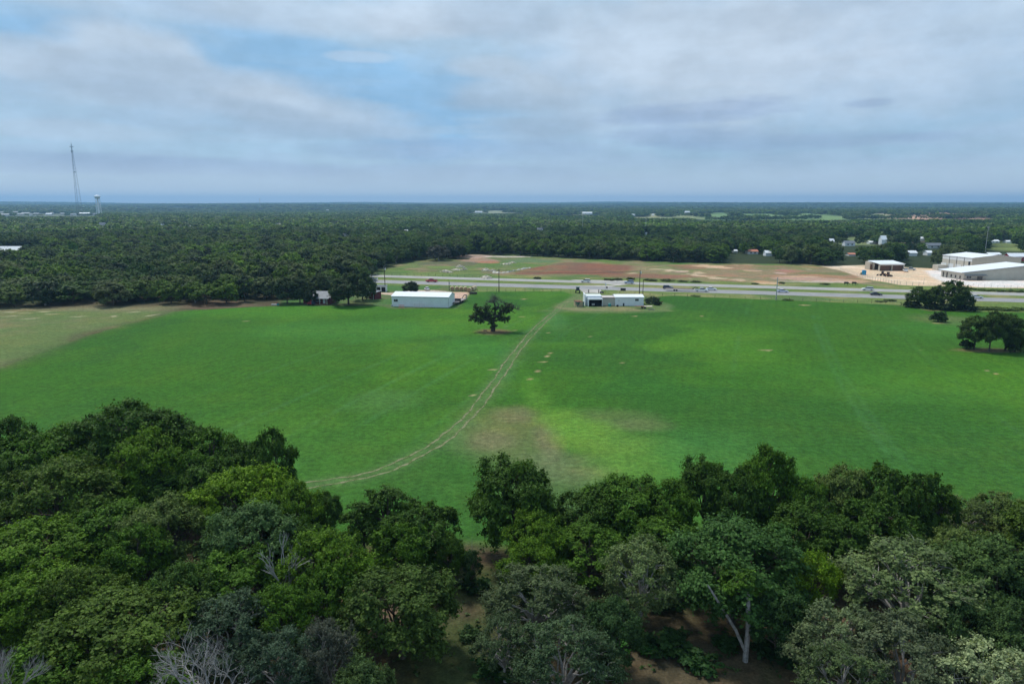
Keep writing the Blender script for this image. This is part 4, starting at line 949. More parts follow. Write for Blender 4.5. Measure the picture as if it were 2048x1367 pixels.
def window(e, x, z, w_, h, y=0, m=GLASS, fr=PALE, name='window'):
    o = MB().box(x - w_ / 2 - .08, x + w_ / 2 + .08, y - .06, y + .02, z - .08, z + h + .08).build(name, fr, e)
    MB().box(x - w_ / 2, x - .04, y - .09, y - .061, z, z + h).build('pane', m, o); MB().box(x + .04, x + w_ / 2, y - .09, y - .061, z, z + h).build('pane', m, o)
    return o

# long white shed
o_, rz, L = frame_of(P(784, 612.5), P(897, 615))
e = empty('metal_shed', (*o_, 0), rz, 'long white metal shed with a low gabled roof and one small dark window', 'shed')
gable(e, L, 10.5, 3.9, 5.0, WHITE, WROOF, 'x', .25, ribs=1.2); wall_ribs(e, 0, L, -.003, .1, 3.8, .9, WHITE)
MB().box(-.05, L + .05, -.12, -.05, 3.72, 3.9).build('gutter', TRIM, e); MB().box(L - .06, L + .06, -.08, .06, 0, 3.7).build('corner_trim', TRIM, e)
window(e, 1.6, 1.9, 1.5, .9); MB().box(-.3, .25, -.3, -.02, 0, .6).build('meter_box', TRIM, e)
x, y = P(838, 615.5); e = empty('livestock_panel', (x, y, 0), rz, 'grey tubular livestock panel leaning against the long white shed', 'panel')
mb = MB()
for z in (.3, .6, .9, 1.2, 1.5): mb.tube((-2, 0, z), (2, .25 * z, z), .035)
for xx in (-2, 0, 2): mb.tube((xx, 0, 0), (xx, .4, 1.6), .045)
mb.build('rails', STEEL, e)
x, y = P(803, 616.5); e = empty('pipe_gate', (x, y, 0), rz, 'faded red tubular gate standing before the long white shed', 'gate')
mb = MB()
for z in (.2, .5, .8, 1.1, 1.35): mb.tube((-1, 0, z), (1, 0, z), .05)
for xx in (-1, -.3, .3, 1): mb.tube((xx, 0, 0), (xx, 0, 1.4), .05)
mb.build('rails', PINK, e)

# the workshop made of three joined buildings
o_, rz, L = frame_of(P(1230, 611.5), P(1287, 611.5))
e = empty('workshop', (*o_, 0), rz, 'white workshop of joined metal buildings with an open dark garage bay at the field edge', 'building')
gable(e, L, 7.5, 3.3, 3.9, WHITE, WROOF, 'x', .2, ribs=1.0); wall_ribs(e, 0, L, -.003, .1, 3.2, .8, WHITE)
MB().box(-5.0, 0, .6, 6.4, 0, 3.05).build('wall', BEIGE, e); MB().box(-5.0, -.25, .4, 6.6, 3.05, 3.2).build('roof', mat('pinkish_flat_roof', (.5, .45, .42), .8), e); MB().box(-5.0, -.25, .3, .4, 2.95, 3.1).build('gutter', IRON, e)
MB().box(-11.3, -5.2, 1.2, 6.6, 0, 3.6).build('wall', WHITE, e); MB().box(-11.5, -5.0, 1.0, 6.8, 3.6, 3.72).build('roof', WROOF, e); MB().box(-11.6, -11.25, -.1, 6.8, 0, 4.3).build('parapet', WHITE, e)
g = MB().box(-10.6, -10.15, -1.2, 1.2, 0, 2.5).box(-5.05, -4.9, -1.2, 1.2, 0, 2.5).box(-10.6, -4.9, -1.2, 1.2, 2.5, 2.95).build('garage_bay', WHITE, e)
MB().box(-10.15, -5.05, 1.05, 1.18, 0, 2.5).build('bay_shade_panel', DARK, g)  # dark sheet at the back of the bay, painting its inner shade
MB().box(-10.15, -5.05, -.9, 1.04, 0.02, .05).build('bay_floor', DARK, g); MB().box(-8.9, -7.8, -.2, .5, .3, .9).build('workbench', STEEL, g)  # bay floor is near-black: the shade is put into its colour
window(e, 8.3, 1.95, 1.3, .75); window(e, 1.35, 1.9, .55, .6, m=PALE)
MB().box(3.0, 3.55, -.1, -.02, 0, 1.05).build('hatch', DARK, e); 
x, y = P(1235, 613.4); e = empty('tyre', (x, y, 0), 0, 'black tyre leaning on the front of the white workshop', 'tyre')
MB().lathe([(.25, -.12), (.42, -.1), (.42, .1), (.25, .12)], 14, (0, 0, .42), 'y').build('tyre_body', BLACK, e)
x, y = P(1219, 612.5); e = empty('water_trough', (x, y, 0), 0, 'teal plastic tank before the beige part of the workshop', 'tank')
MB().lathe([(.5, 0), (.56, .1), (.56, 1.0), (.3, 1.15)], 12).build('tank_body', TEAL, e)
# containers left of the workshop
o_, rz, L = frame_of(P(1154.5, 613.8), P(1167.5, 613.2))
e = empty('skip', (*o_, 0), rz, 'dark green open skip with a rusty deck left of the garage bay', 'skip')
MB().hexa([(0, 0, .1), (L, 0, .1), (L, 1.6, .1), (0, 1.6, .1)], [(-.1, -.1, 1.9), (L + .1, -.1, 1.9), (L + .1, 1.7, 1.9), (-.1, 1.7, 1.9)]).build('hull', mat('dull_green', (.05, .12, .09), .8, .2, .3, 2), e)
mb = MB()
for k in range(4): mb.box(k * L / 4 + .1, k * L / 4 + .2, -.16, -.1, .2, 1.9)
mb.build('ribs', MATS['dull_green'], e)
o_, rz, L = frame_of(P(1147.5, 610.5), P(1154, 613.8))
e = empty('wooden_crate', (*o_, 0), rz, 'tan plywood shed box with a rusty top joined to the green skip', 'box')
MB().box(0, L, 0, 2.2, 0, 1.9).build('sides', mat('plywood', (.42, .33, .2), .8), e); MB().box(-.1, L + .1, -.1, 2.3, 1.9, 2.0).build('lid', RUST, e)
# flat trailer by workshop
x, y = P(1287, 616.5); e = empty('flat_trailer', (x, y, 0), -.06, 'rusty flat trailer with a pale deck end standing before the workshop corner', 'trailer')
MB().box(-3.2, .2, -.9, .9, .75, .85).build('deck', RUST, e); MB().box(.2, 3.2, -.9, .9, .78, .88).build('deck', mat('pale_boards', (.6, .5, .42), .8), e)
for xx in (-.5, .5):
    for yy in (-1, 1): MB().lathe([(.33, -.1), (.36, 0), (.33, .1)], 12, (xx, yy * .85, .36), 'y').build('wheel', BLACK, e)
MB().tube((3.1, 0, 0), (3.1, 0, .75), .06).build('jack', STEEL, e)
x, y = P(1303, 619.5); e = empty('log', (x, y, 0), .1, 'pale log lying in the mown grass in front of the flat trailer', 'log'); MB().tube((-1.2, 0, .15), (1.2, 0, .15), .17, .13, 8).build('stem', BARKG, e)
x, y = P(1313, 606); e = empty('scrap_heap', (x, y, 0), 0, 'reddish scrap heap half hidden by the shrub beside the workshop', 'heap')
rr = random.Random(8); mb = MB()
for k in range(16):
    a, b, c_ = rr.uniform(-2, 2), rr.uniform(-1, 1), rr.uniform(0, .8); mb.tube((a, b, c_ + .1), (a + rr.uniform(-1, 1), b + rr.uniform(-.8, .8), c_ + rr.uniform(0, .7)), .12, .1, 5)
mb.build('beams', RUST, e)
# green machine, gate, boards on the verge
x, y = P(1155.5, 585.5); e = empty('green_tractor', (x, y, 0), 1.45, 'dark green cabbed tractor parked by the entrance to the field', 'tractor')
MB().hexa([(-.6, -.7, 1.0), (2.0, -.5, 1.0), (2.0, .5, 1.0), (-.6, .7, 1.0)], [(-.6, -.7, 1.5), (1.9, -.45, 1.45), (1.9, .45, 1.45), (-.6, .7, 1.5)]).build('bonnet', GREENP, e)
MB().hexa([(-1.2, -.75, 1.3), (.3, -.75, 1.3), (.3, .75, 1.3), (-1.2, .75, 1.3)], [(-1.1, -.7, 2.5), (.2, -.7, 2.5), (.2, .7, 2.5), (-1.1, .7, 2.5)]).build('cab', GLASS, e)
MB().box(-1.3, .4, -.85, .85, 2.5, 2.68).build('cab_roof', GREENP, e)
for xx, r in ((-.8, .75), (1.5, .48)):
    for yy in (-1, 1): MB().lathe([(r * .85, -.2), (r, -.12), (r, .12), (r * .85, .2)], 16, (xx, yy * .85, r), 'y').build('wheel', BLACK, e)
def board(u, v, w_, h, z0, label, m=IRON, back=STEEL):
    x, y = P(u, v); e = empty('sign_board', (x, y, 0), -.25, label, 'sign')
    MB().box(-w_ / 2, w_ / 2, -.04, .04, z0, z0 + h).build('board', m, e)
    for s in (-1, 1): MB().tube((s * w_ * .35, .06, 0), (s * w_ * .35, .06, z0 + h * .9), .05).build('post', back, e)
board(1246, 586, 2.3, 1.2, 1.0, 'wide black board on two posts between workshop and highway'); board(1213.5, 582, .7, .8, 1.3, 'small black square board on a post by the driveway')
x, y = P(1204, 586.5); e = empty('dark_cart', (x, y, 0), -.1, 'low black cart next to the driveway gate post', 'cart'); MB().box(-.9, .7, -.5, .5, .3, .85).build('box', IRON, e)
for s in (-.5, .4): MB().lathe([(.22, -.6), (.25, 0), (.22, .6)], 10, (s, 0, .25), 'y').build('wheel', BLACK, e)
for u, v, lab in [(1177.5, 585.5, 'dark gate post at the near side of the driveway'), (1197.5, 585.5, 'dark gate post at the far side of the driveway')]:
    x, y = P(u, v); e = empty('gate_post', (x, y, 0), 0, lab, 'post', 'driveway gate posts'); MB().tube((0, 0, 0), (0, 0, 1.5), .2, .17, 8).build('post', WOOD, e)
x, y = P(1166, 584.8); e = empty('metal_gate', (x, y, 0), -.1, 'low pipe gate swung open beside the green tractor', 'gate'); mb = MB()
for z in (.3, .6, .9, 1.2): mb.tube((-1.6, 0, z), (2.2, 0, z), .04)
mb.tube((-1.6, 0, 0), (-1.6, 0, 1.2), .05); mb.tube((2.2, 0, 0), (2.2, 0, 1.2), .05); mb.build('rails', STEEL, e)

# open sheds and red buildings on the left
def box_bld(name, p0, p1, D, h, wm, rm, label, cat='building', slope=0, bays=0, doorm=DARK, ov=.25, parts=None, group=None):
    o_, rz, L = frame_of(p0, p1); e = empty(name, (*o_, Tz(*o_)), rz, label, cat, group)
    MB().hexa([(0, 0, 0), (L, 0, 0), (L, D, 0), (0, D, 0)], [(0, 0, h), (L, 0, h), (L, D, h + slope), (0, D, h + slope)]).build('wall', wm, e)
    q = [(-ov, -ov, h), (L + ov, -ov, h), (L + ov, D + ov, h + slope), (-ov, D + ov, h + slope)]
    MB().hexa(q, [(a, b, c_ + .14) for a, b, c_ in q]).build('roof', rm, e)
    for k in range(bays):
        w_ = L / bays; MB().box(k * w_ + .22, (k + 1) * w_ - .22, -.04, .02, .05, h - .5).build('bay_shade_sheet', doorm, e)  # dark sheets on a closed wall, shade of open bays as colour
    return e, L
box_bld('open_shed', P(752, 583.5), P(772, 583.5), 3.5, 2.6, WHITE, GROOF, 'small pale shed with two dark open bays by the farm drive', 'shed', bays=2)
e, L = box_bld('red_shed', P(737, 597), P(750, 598.5), 3.5, 2.6, REDW, GROOF, 'small dark red shed with a grey roof beside the blossoming tree', 'shed', slope=.5)
window(e, L * .35, 1.0, .7, .8, fr=REDW); MB().box(L * .6, L * .85, -.05, .02, 0, 1.9).build('door', RUST, e)
for s in (0.1, L - .1): MB().tube((s, -.7, 0), (s, -.7, 2.2), .07).build('porch_post', PALE, e)
o_, rz, L = frame_of(P(607, 607.5), P(660, 608.5))
e = empty('farmhouse', (*o_, 0), rz, 'dark red farmhouse with a grey metal roof half hidden under trees', 'house')
gable(e, L, 7, 2.8, 4.6, REDW, GROOF, 'x', .5, ribs=.9)
for k in (L * .52, L * .63): window(e, k, 1.0, .7, 1.1, fr=PALE)
MB().box(L * .74, L * .83, -.05, .02, .3, 2.3).build('door', PALE, e)
q = [(L * .4, -2.2, 2.4), (L + .3, -2.2, 2.4), (L + .3, -.5, 2.85), (L * .4, -.5, 2.85)]
MB().hexa(q, [(a, b, c_ + .1) for a, b, c_ in q]).build('porch_roof', GROOF, e)
for k in (L * .42, L * .7, L * .97): MB().tube((k, -2.1, 0), (k, -2.1, 2.4), .08).build('porch_post', PALE, e)
MB().box(L * .4, L, -2.2, 0, 0, .35).build('porch_floor', BROWN, e)
x, y = P(622, 609.5); e = empty('red_cart', (x, y, 0), 0, 'red box trailer with a dark tarpaulin in front of the farmhouse', 'trailer'); MB().box(-1.3, .4, -.8, .8, .4, 2.0).build('box', RED2, e); MB().box(.42, 1.6, -.7, .7, .4, 1.5).build('tarpaulin', mat('dark_blue_tarp', (.03, .035, .07), .8), e)
for s in (-.6, 1.0): MB().lathe([(.28, -.85), (.32, 0), (.28, .85)], 10, (s, 0, .32), 'y').build('wheel', BLACK, e)
x, y = P(654, 608.5); e = empty('yellow_toy_slide', (x, y, 0), .3, 'small yellow-green play slide at the farmhouse porch', 'slide'); MB().hexa([(-.3, -.3, 0), (.3, -.3, 0), (.3, .9, 0), (-.3, .9, 0)], [(-.3, -.3, .2), (.3, -.3, .2), (.3, .9, 1.2), (-.3, .9, 1.2)]).build('slide_chute', mat('lime_plastic', (.35, .5, .04), .5), e)
x, y = P(551, 610); e = empty('yard_junk', (x, y, 0), 0, 'low heap of pale junk with a red drum at the edge of the left wood', 'heap')
MB().box(-1.5, .5, -.4, .4, 0, .5).build('planks', CONCM, e); MB().lathe([(.3, 0), (.33, .4), (.3, .9)], 10, (.4, .6, 0)).build('drum', RED2, e); MB().box(.6, 1.4, -.3, .3, 0, .7).build('bin', TEAL, e)

# hay bales
HAYM = mat('hay', (.56, .46, .30), .95, .05, .3, 3, bump=.4); HAYE = mat('hay_end', (.36, .25, .15), .95, .05, .3, 4)
bale = MB().lathe([(.72, -.62), (.76, -.5), (.76, .5), (.72, .62)], 18, (0, 0, .76), 'y').mesh('bale_roll', HAYM, True); bend = MB().lathe([(.66, -.65), (.66, .65)], 18, (0, 0, .76), 'y').mesh('bale_ends', HAYE)
for i, (u, v, rz, lab) in enumerate([(904.5, 581, 1.5, 'leftmost brown round hay bale of the row behind the shed'), (914, 581.2, 1.5, 'second round hay bale from the utility post end'), (922.5, 581.5, 1.5, 'third round hay bale in the row, pale topped'), (931, 582, 1.5, 'fourth round hay bale, just before the big pale ones'),
                                (939, 583.5, 1.1, 'large pale round hay bale standing forward near the end of the row'), (945.5, 581.5, .9, 'pale round hay bale behind the forward one'), (949, 579.5, .8, 'rearmost pale round hay bale at the row end')]):
    x, y = P(u, v); e = empty('hay_bale', (x, y, 0), rz - 1.35, lab, 'hay bale', 'round hay bales behind the white shed'); e.scale = (1.3, 1.3, 1.3); link('roll', bale, e); link('ends', bend, e)
# gooseneck trailer and dark implement
p0 = P(903, 609); p1 = P(936, 588); rz = math.atan2(p1[1] - p0[1], p1[0] - p0[0])
p1 = P(927, 597.5); L = math.hypot(p1[0] - p0[0], p1[1] - p0[1]); L = 12.5
e = empty('flatbed_trailer', (P(904.5, 610)[0] + .6, P(904.5, 610)[1], 0), rz - .12, 'dark gooseneck flatbed trailer parked beyond the end of the white shed', 'trailer')
MB().box(0, L, -1.2, 1.2, .85, 1.0).build('deck', mat('worn_deck', (.28, .24, .23), .8, .2, .3), e); MB().box(0, L, -1.3, -1.2, .7, 1.02).box(0, L, 1.2, 1.3, .7, 1.02).build('side_rail', IRON, e)
for xx in (L * .42, L * .56):
    for yy in (-1, 1): MB().lathe([(.38, -.15), (.42, 0), (.38, .15)], 12, (xx, yy * 1.15, .42), 'y').build('wheel', BLACK, e)
MB().tube((L, -.9, 1), (L + 1.5, -.5, 2.2), .16).tube((L, .9, 1), (L + 1.5, .5, 2.2), .16).tube((L + 1.5, -.6, 2.2), (L + 1.5, .6, 2.2), .16).tube((L + 1.5, 0, 2.2), (L + 2.6, 0, 2.1), .18).tube((L + 2.5, 0, 2.1), (L + 2.5, 0, .6), .12).build('gooseneck', IRON, e)
MB().box(L * .35, L * .4, -1.2, 1.2, 1.0, 2.0).build('ramp', IRON, e)
x, y = P(947, 588.5); e = empty('disc_harrow', (x, y, 0), .3, 'dark iron disc harrow standing on the grass below the hay bales', 'farm implement')
mb = MB(); mb.box(-1.6, 1.6, -.1, .1, .7, .9).box(-1.6, 1.6, .9, 1.1, .7, .9).box(-.1, .1, -1.4, 1.1, .75, .95)
mb.build('frame', IRON, e)
for k in range(7):
    for yy in (0, 1): MB().lathe([(.45, -.04), (.5, 0), (.45, .04)], 12, (-1.5 + k * .5, yy, .45), 'x').build('disc', IRON, e)

# ------------------------------------------------------------------ buildings on the sand lot
p0 = P(1926, 560); p1 = P(2048, 559.5); ang = -0.0
e = empty('warehouse', (p0[0], p0[1], 0), 0.02, 'low wide beige metal warehouse with a broad white gabled roof and dark windows', 'warehouse')
hw, hr, Lw, Dw = 3.9, 7.6, 70, 18
MB().hexa([(0, 0, 0), (Lw, 0, 0), (Lw, Dw, 0), (0, Dw, 0)], [(0, 0, hw), (Lw, 0, hw), (Lw, Dw, hw), (0, Dw, hw)]).add([(0, 0, hw), (Lw, 0, hw), (Lw / 2, 0, hr), (0, Dw, hw), (Lw, Dw, hw), (Lw / 2, Dw, hr)], [(0, 1, 2), (3, 5, 4), (0, 2, 5, 3), (1, 4, 5, 2)]).build('wall', BEIGE, e)
sl = (hr - hw) / (Lw / 2)
for s in (0, 1):
    x0 = -1.6 if s == 0 else Lw + 1.6
    q = [(x0, -.5, hw - 1.6 * sl + .02), (Lw / 2, -.5, hr + .02), (Lw / 2, Dw + .5, hr + .02), (x0, Dw + .5, hw - 1.6 * sl + .02)]
    ro = MB().hexa(q, [(a, b, c_ + .2) for a, b, c_ in q]).build('roof', WROOF, e)
    q = [(x0, -.58, hw - 1.6 * sl - .12), (Lw / 2, -.58, hr - .12), (Lw / 2, -.51, hr - .12), (x0, -.51, hw - 1.6 * sl - .12)]
    MB().hexa(q, [(a, b, c_ + .3) for a, b, c_ in q]).build('roof_edge', TRIM, ro)
window(e, 2.8, .9, 2.4, 1.2); MB().box(7.2, 10, -.08, .02, 0, 1.9).build('door', GLASS, e)
q = [(.4, -1.8, 2.35), (11.6, -1.8, 2.35), (11.6, -.01, 2.6), (.4, -.01, 2.6)]; MB().hexa(q, [(a, b, c_ + .14) for a, b, c_ in q]).build('awning', GROOF, e)
MB().box(0.01, 11.8, -.05, -.012, 0, .9).build('stone_skirt', mat('pinkish_stone', (.4, .34, .3), .9, .1, .15, 2), e)
for k, (yy, hh) in enumerate([(2.5, 1.4), (6, 1.4), (9.5, 1.5), (13, 2.2), (16, 2.2)]):
    o = MB().box(-.09, .02, yy - .5, yy + .5, .6 if hh < 2 else 0, .6 + hh).build('window' if hh < 2 else 'door', GLASS, e)
wall_ribs(e, 12, Lw, -.003, .1, hw - .2, 1.2, BEIGE)
# tall hall behind
p0 = P(1941, 547); p1 = P(2016, 544.6)
o_, rz, L = frame_of(p0, p1); rz = .07; L = 29
e = empty('warehouse', (*o_, 0), rz, 'tall beige metal hall with roller doors rising behind the low warehouse', 'warehouse'); D_ = 24
hw, hr = 8.6, 10.1
MB().hexa([(0, 0, 0), (L, 0, 0), (L, D_, 0), (0, D_, 0)], [(0, 0, hw), (L, 0, hw), (L, D_, hw), (0, D_, hw)]).add([(0, 0, hw), (L, 0, hw), (L / 2, 0, hr), (0, D_, hw), (L, D_, hw), (L / 2, D_, hr)], [(0, 1, 2), (3, 5, 4), (0, 2, 5, 3), (1, 4, 5, 2)]).build('wall', BEIGE, e)
for s in (0, 1):
    x0 = -.3 if s == 0 else L + .3; q = [(x0, -.3, hw), (L / 2, -.3, hr + .05), (L / 2, D_ + .3, hr + .05), (x0, D_ + .3, hw)]
    MB().hexa(q, [(a, b, c_ + .2) for a, b, c_ in q]).build('roof', WROOF, e)
MB().box(-.04, -.012, 0.02, D_ - .02, hw - 2.0, hw - .1).build('skylight_band', PALE, e)
for k in range(1, 4): MB().box(-.12, -.045, k * D_ / 4 - .15, k * D_ / 4 + .15, 0, hw - .05).build('downpipe', IRON, e)
for k in range(4): MB().box(-.09, -.012, k * D_ / 4 + 2.2, k * D_ / 4 + 6.8, 0, 4.3).build('roller_door', PALE, e)
MB().box(-.09, -.05, 1.2, 2.6, 4.6, 6.6).build('window', GLASS, e)
MB().box(-6, -.02, D_ - 5, D_ - .5, 0, 3.2).build('annex', BEIGE, e)
# bay shed
o_, rz, L = frame_of(P(1758.6, 541.6), P(1808, 541.3))
e = empty('equipment_shed', (*o_, 0), rz, 'beige equipment shed with open bays on the sand lot at the edge of the trees', 'shed')
hw = 3.9; D_ = 12
MB().box(0, L, D_ - .2, D_, 0, hw + .9).box(L - .2, L, 0, D_ - .2, 0, hw + .3).box(0, .2, 5.5, D_ - .2, 0, hw + .4).box(-.02, .2, 0, 1.3, 0, hw).build('wall', BEIGE2, e)
MB().box(0, .25, -.05, .25, 0, hw).box(L / 2 - .25, L / 2 + .25, -.05, .25, 0, hw).box(L - .6, L, -.05, .25, 0, hw).build('post', BEIGE, e)
MB().box(0, L, -.08, .2, hw - .7, hw).build('front_beam', PALE, e)
q = [(-.4, -.4, hw + .02), (L + .4, -.4, hw + .02), (L + .4, D_ + .3, hw + 1.1), (-.4, D_ + .3, hw + 1.1)]; MB().hexa(q, [(a, b, c_ + .15) for a, b, c_ in q]).build('roof', WROOF, e)
for k in range(2): MB().box(k * L / 2 + .3, (k + 1) * L / 2 - .3, .9, 1.0, 0, hw - .7).build('bay_panel', BROWN, e)  # dark brown panels set just inside the open bays
MB().hexa([(-1.8, 7, 0), (-.02, 7, 0), (-.02, D_, 0), (-1.8, D_, 0)], [(-1.8, 7, hw + .3), (-.02, 7, hw + .3), (-.02, D_, hw + .8), (-1.8, D_, hw + .8)]).build('side_wing', BEIGE2, e)
MB().box(-1.5, -.4, 6.9, 7.0, 0, 3.2).build('side_opening', BROWN, e)
x, y = P(1727.5, 549.5); e = empty('portable_toilet', (x, y, 0), -.2, 'blue portable toilet standing on the sand lot', 'portable toilet'); MB().box(-.9, .9, -.9, .9, 0, 2.3).build('cabin', mat('blue_plastic', (.02, .22, .42), .5), e); MB().box(-.55, .35, -.96, -.9, .1, 2.0).build('door', mat('teal_blue', (.03, .3, .5), .5), e); MB().hexa([(-.95, -.95, 2.3), (.95, -.95, 2.3), (.95, .95, 2.3), (-.95, .95, 2.3)], [(-.6, -.7, 2.6), (.6, -.7, 2.6), (.6, .7, 2.6), (-.6, .7, 2.6)]).build('roof', MATS['blue_plastic'], e)
x, y = P(1722, 549.3); e = empty('water_drum', (x, y, 0), 0, 'small dull green drum beside the blue portable toilet', 'drum'); MB().lathe([(.4, 0), (.45, .6), (.4, 1.2)], 12).build('drum_body', mat('dull_drum', (.1, .17, .1), .7), e)
def loader(u, v, rz, label):
    x, y = P(u, v); e = empty('loader', (x, y, 0), rz, label, 'loader', 'machines parked on the sand lot')
    MB().hexa([(-1.6, -.6, .7), (.6, -.6, .7), (.6, .6, .7), (-1.6, .6, .7)], [(-1.5, -.55, 1.5), (.5, -.55, 1.3), (.5, .55, 1.3), (-1.5, .55, 1.5)]).build('chassis', RUST, e)
    MB().box(-.6, .5, -.5, .5, 1.4, 2.4).build('cab', GLASS, e); MB().box(-.7, .6, -.6, .6, 2.4, 2.5).build('cab_roof', BROWN, e)
    MB().tube((.3, -.5, 1.2), (2.2, -.5, .5), .12).tube((.3, .5, 1.2), (2.2, .5, .5), .12).build('arm', RUST, e); MB().hexa([(2.1, -.9, .1), (2.9, -.9, .05), (2.9, .9, .05), (2.1, .9, .1)], [(2.1, -.9, .9), (2.3, -.9, .9), (2.3, .9, .9), (2.1, .9, .9)]).build('bucket', IRON, e)
    for xx in (-1.1, .7):
        for yy in (-1, 1): MB().lathe([(.48, -.15), (.55, 0), (.48, .15)], 14, (xx, yy * .75, .55), 'y').build('wheel', BLACK, e)
loader(1764.5, 551.5, 2.4, 'brown wheel loader facing away on the sand lot'); loader(1776, 553, .5, 'brown skid loader to the right of the other machine on the lot')
# stone heaps
def heap(u, v, r, h, label, n=26, seed=0):
    x, y = P(u, v); rr = random.Random(seed + int(u)); e = empty('rubble_heap', (x, y, 0), rr.random() * 3, label, 'rubble heap', 'pale rubble heaps beyond the highway')
    r *= .8; mb = MB(); m_ = mat('pale_limestone', (.47, .43, .34), .95, .05, .35, .8)
    k = 12; mb.lathe([(r, 0), (r * .8, h * .3), (r * .45, h * .75), (r * .1, h)], k); mb.build('mound', m_, e)
    mb = MB()
    for i in range(n):
        a = rr.random() * 6.28; q = r * math.sqrt(rr.random()) * 1.15; z = h * max(0, 1 - q / r) * .95; s = rr.uniform(.25, .6)
        c_ = Vector((q * math.cos(a), q * math.sin(a), z)); pts = [c_ + Vector((dx * s * rr.uniform(.6, 1.1), dy * s * rr.uniform(.6, 1.1), dz * s * .6)) for dz in (-1, 1) for dx, dy in ((-1, -1), (1, -1), (1, 1), (-1, 1))]
        mb.hexa(pts[:4], pts[4:])
    o = mb.build('rocks', m_, e); o['kind'] = 'stuff'; e.scale = (1, 1, 1)
for u, v, r, h, lab in [(890, 543, 3.5, 1.2, 'pale rubble heap at the left end of the white streak of stones'), (897, 544.5, 3, .9, 'low pale rubble heap in front of the left group'), (920, 534, 3.2, 1.5, 'pale rubble heap highest up the slope of the left group'), (913, 540, 3.5, 1.0, 'pale rubble heap between the slope heap and the front ones'),
                        (928, 539, 2, 1.3, 'small pale mound standing right of the left rubble group'), (972, 541, 3.5, 1.6, 'pale rubble heap left of the long white spoil ridge'), (985, 542, 3, 1.0, 'pale rubble at the start of the long white spoil ridge'), (972, 556, 4, 1.6, 'pale rubble heap close above the far carriageway, by the tall pole'), (1012, 528.5, 4, 1.0, 'small pale heap on the green slope below the wood'), (1025, 525.5, 3, .7, 'faint pale heap beneath the wood edge')]:
    heap(u, v, r, h, lab)
pts = PX([(985, 545), (1000, 545.5), (1015, 544.5), (1030, 541), (1045, 538), (1062, 535.5)])
e = empty('spoil_ridge', (*pts[0], 0), 0, 'long white ridge of spoil running up to the red-brown tilled ground', 'spoil ridge'); mb = MB(); q = catmull([(a - pts[0][0], b - pts[0][1]) for a, b in pts], 5)
for i in range(len(q) - 1):
    wv = lambda k_: .65 + .3 * math.sin(k_ * 1.9) + .2 * math.sin(k_ * .7)
    for (a0, z0), (a1, z1) in [((-2.6, 0), (-.8, .8)), ((-.8, .8), (1.0, .7)), ((1.0, .7), (2.6, 0))]:
        (xa, ya), (xb, yb) = q[i], q[i + 1]; mb.add([(xa, ya + a0 * wv(i), z0 * wv(i)), (xb, yb + a0 * wv(i + 1), z0 * wv(i + 1)), (xb, yb + a1 * wv(i + 1), z1 * wv(i + 1)), (xa, ya + a1 * wv(i), z1 * wv(i))], [(0, 1, 2, 3)])
mb.build('mound', mat('white_spoil', (.44, .42, .37), .95, .05, .35, .5), e)

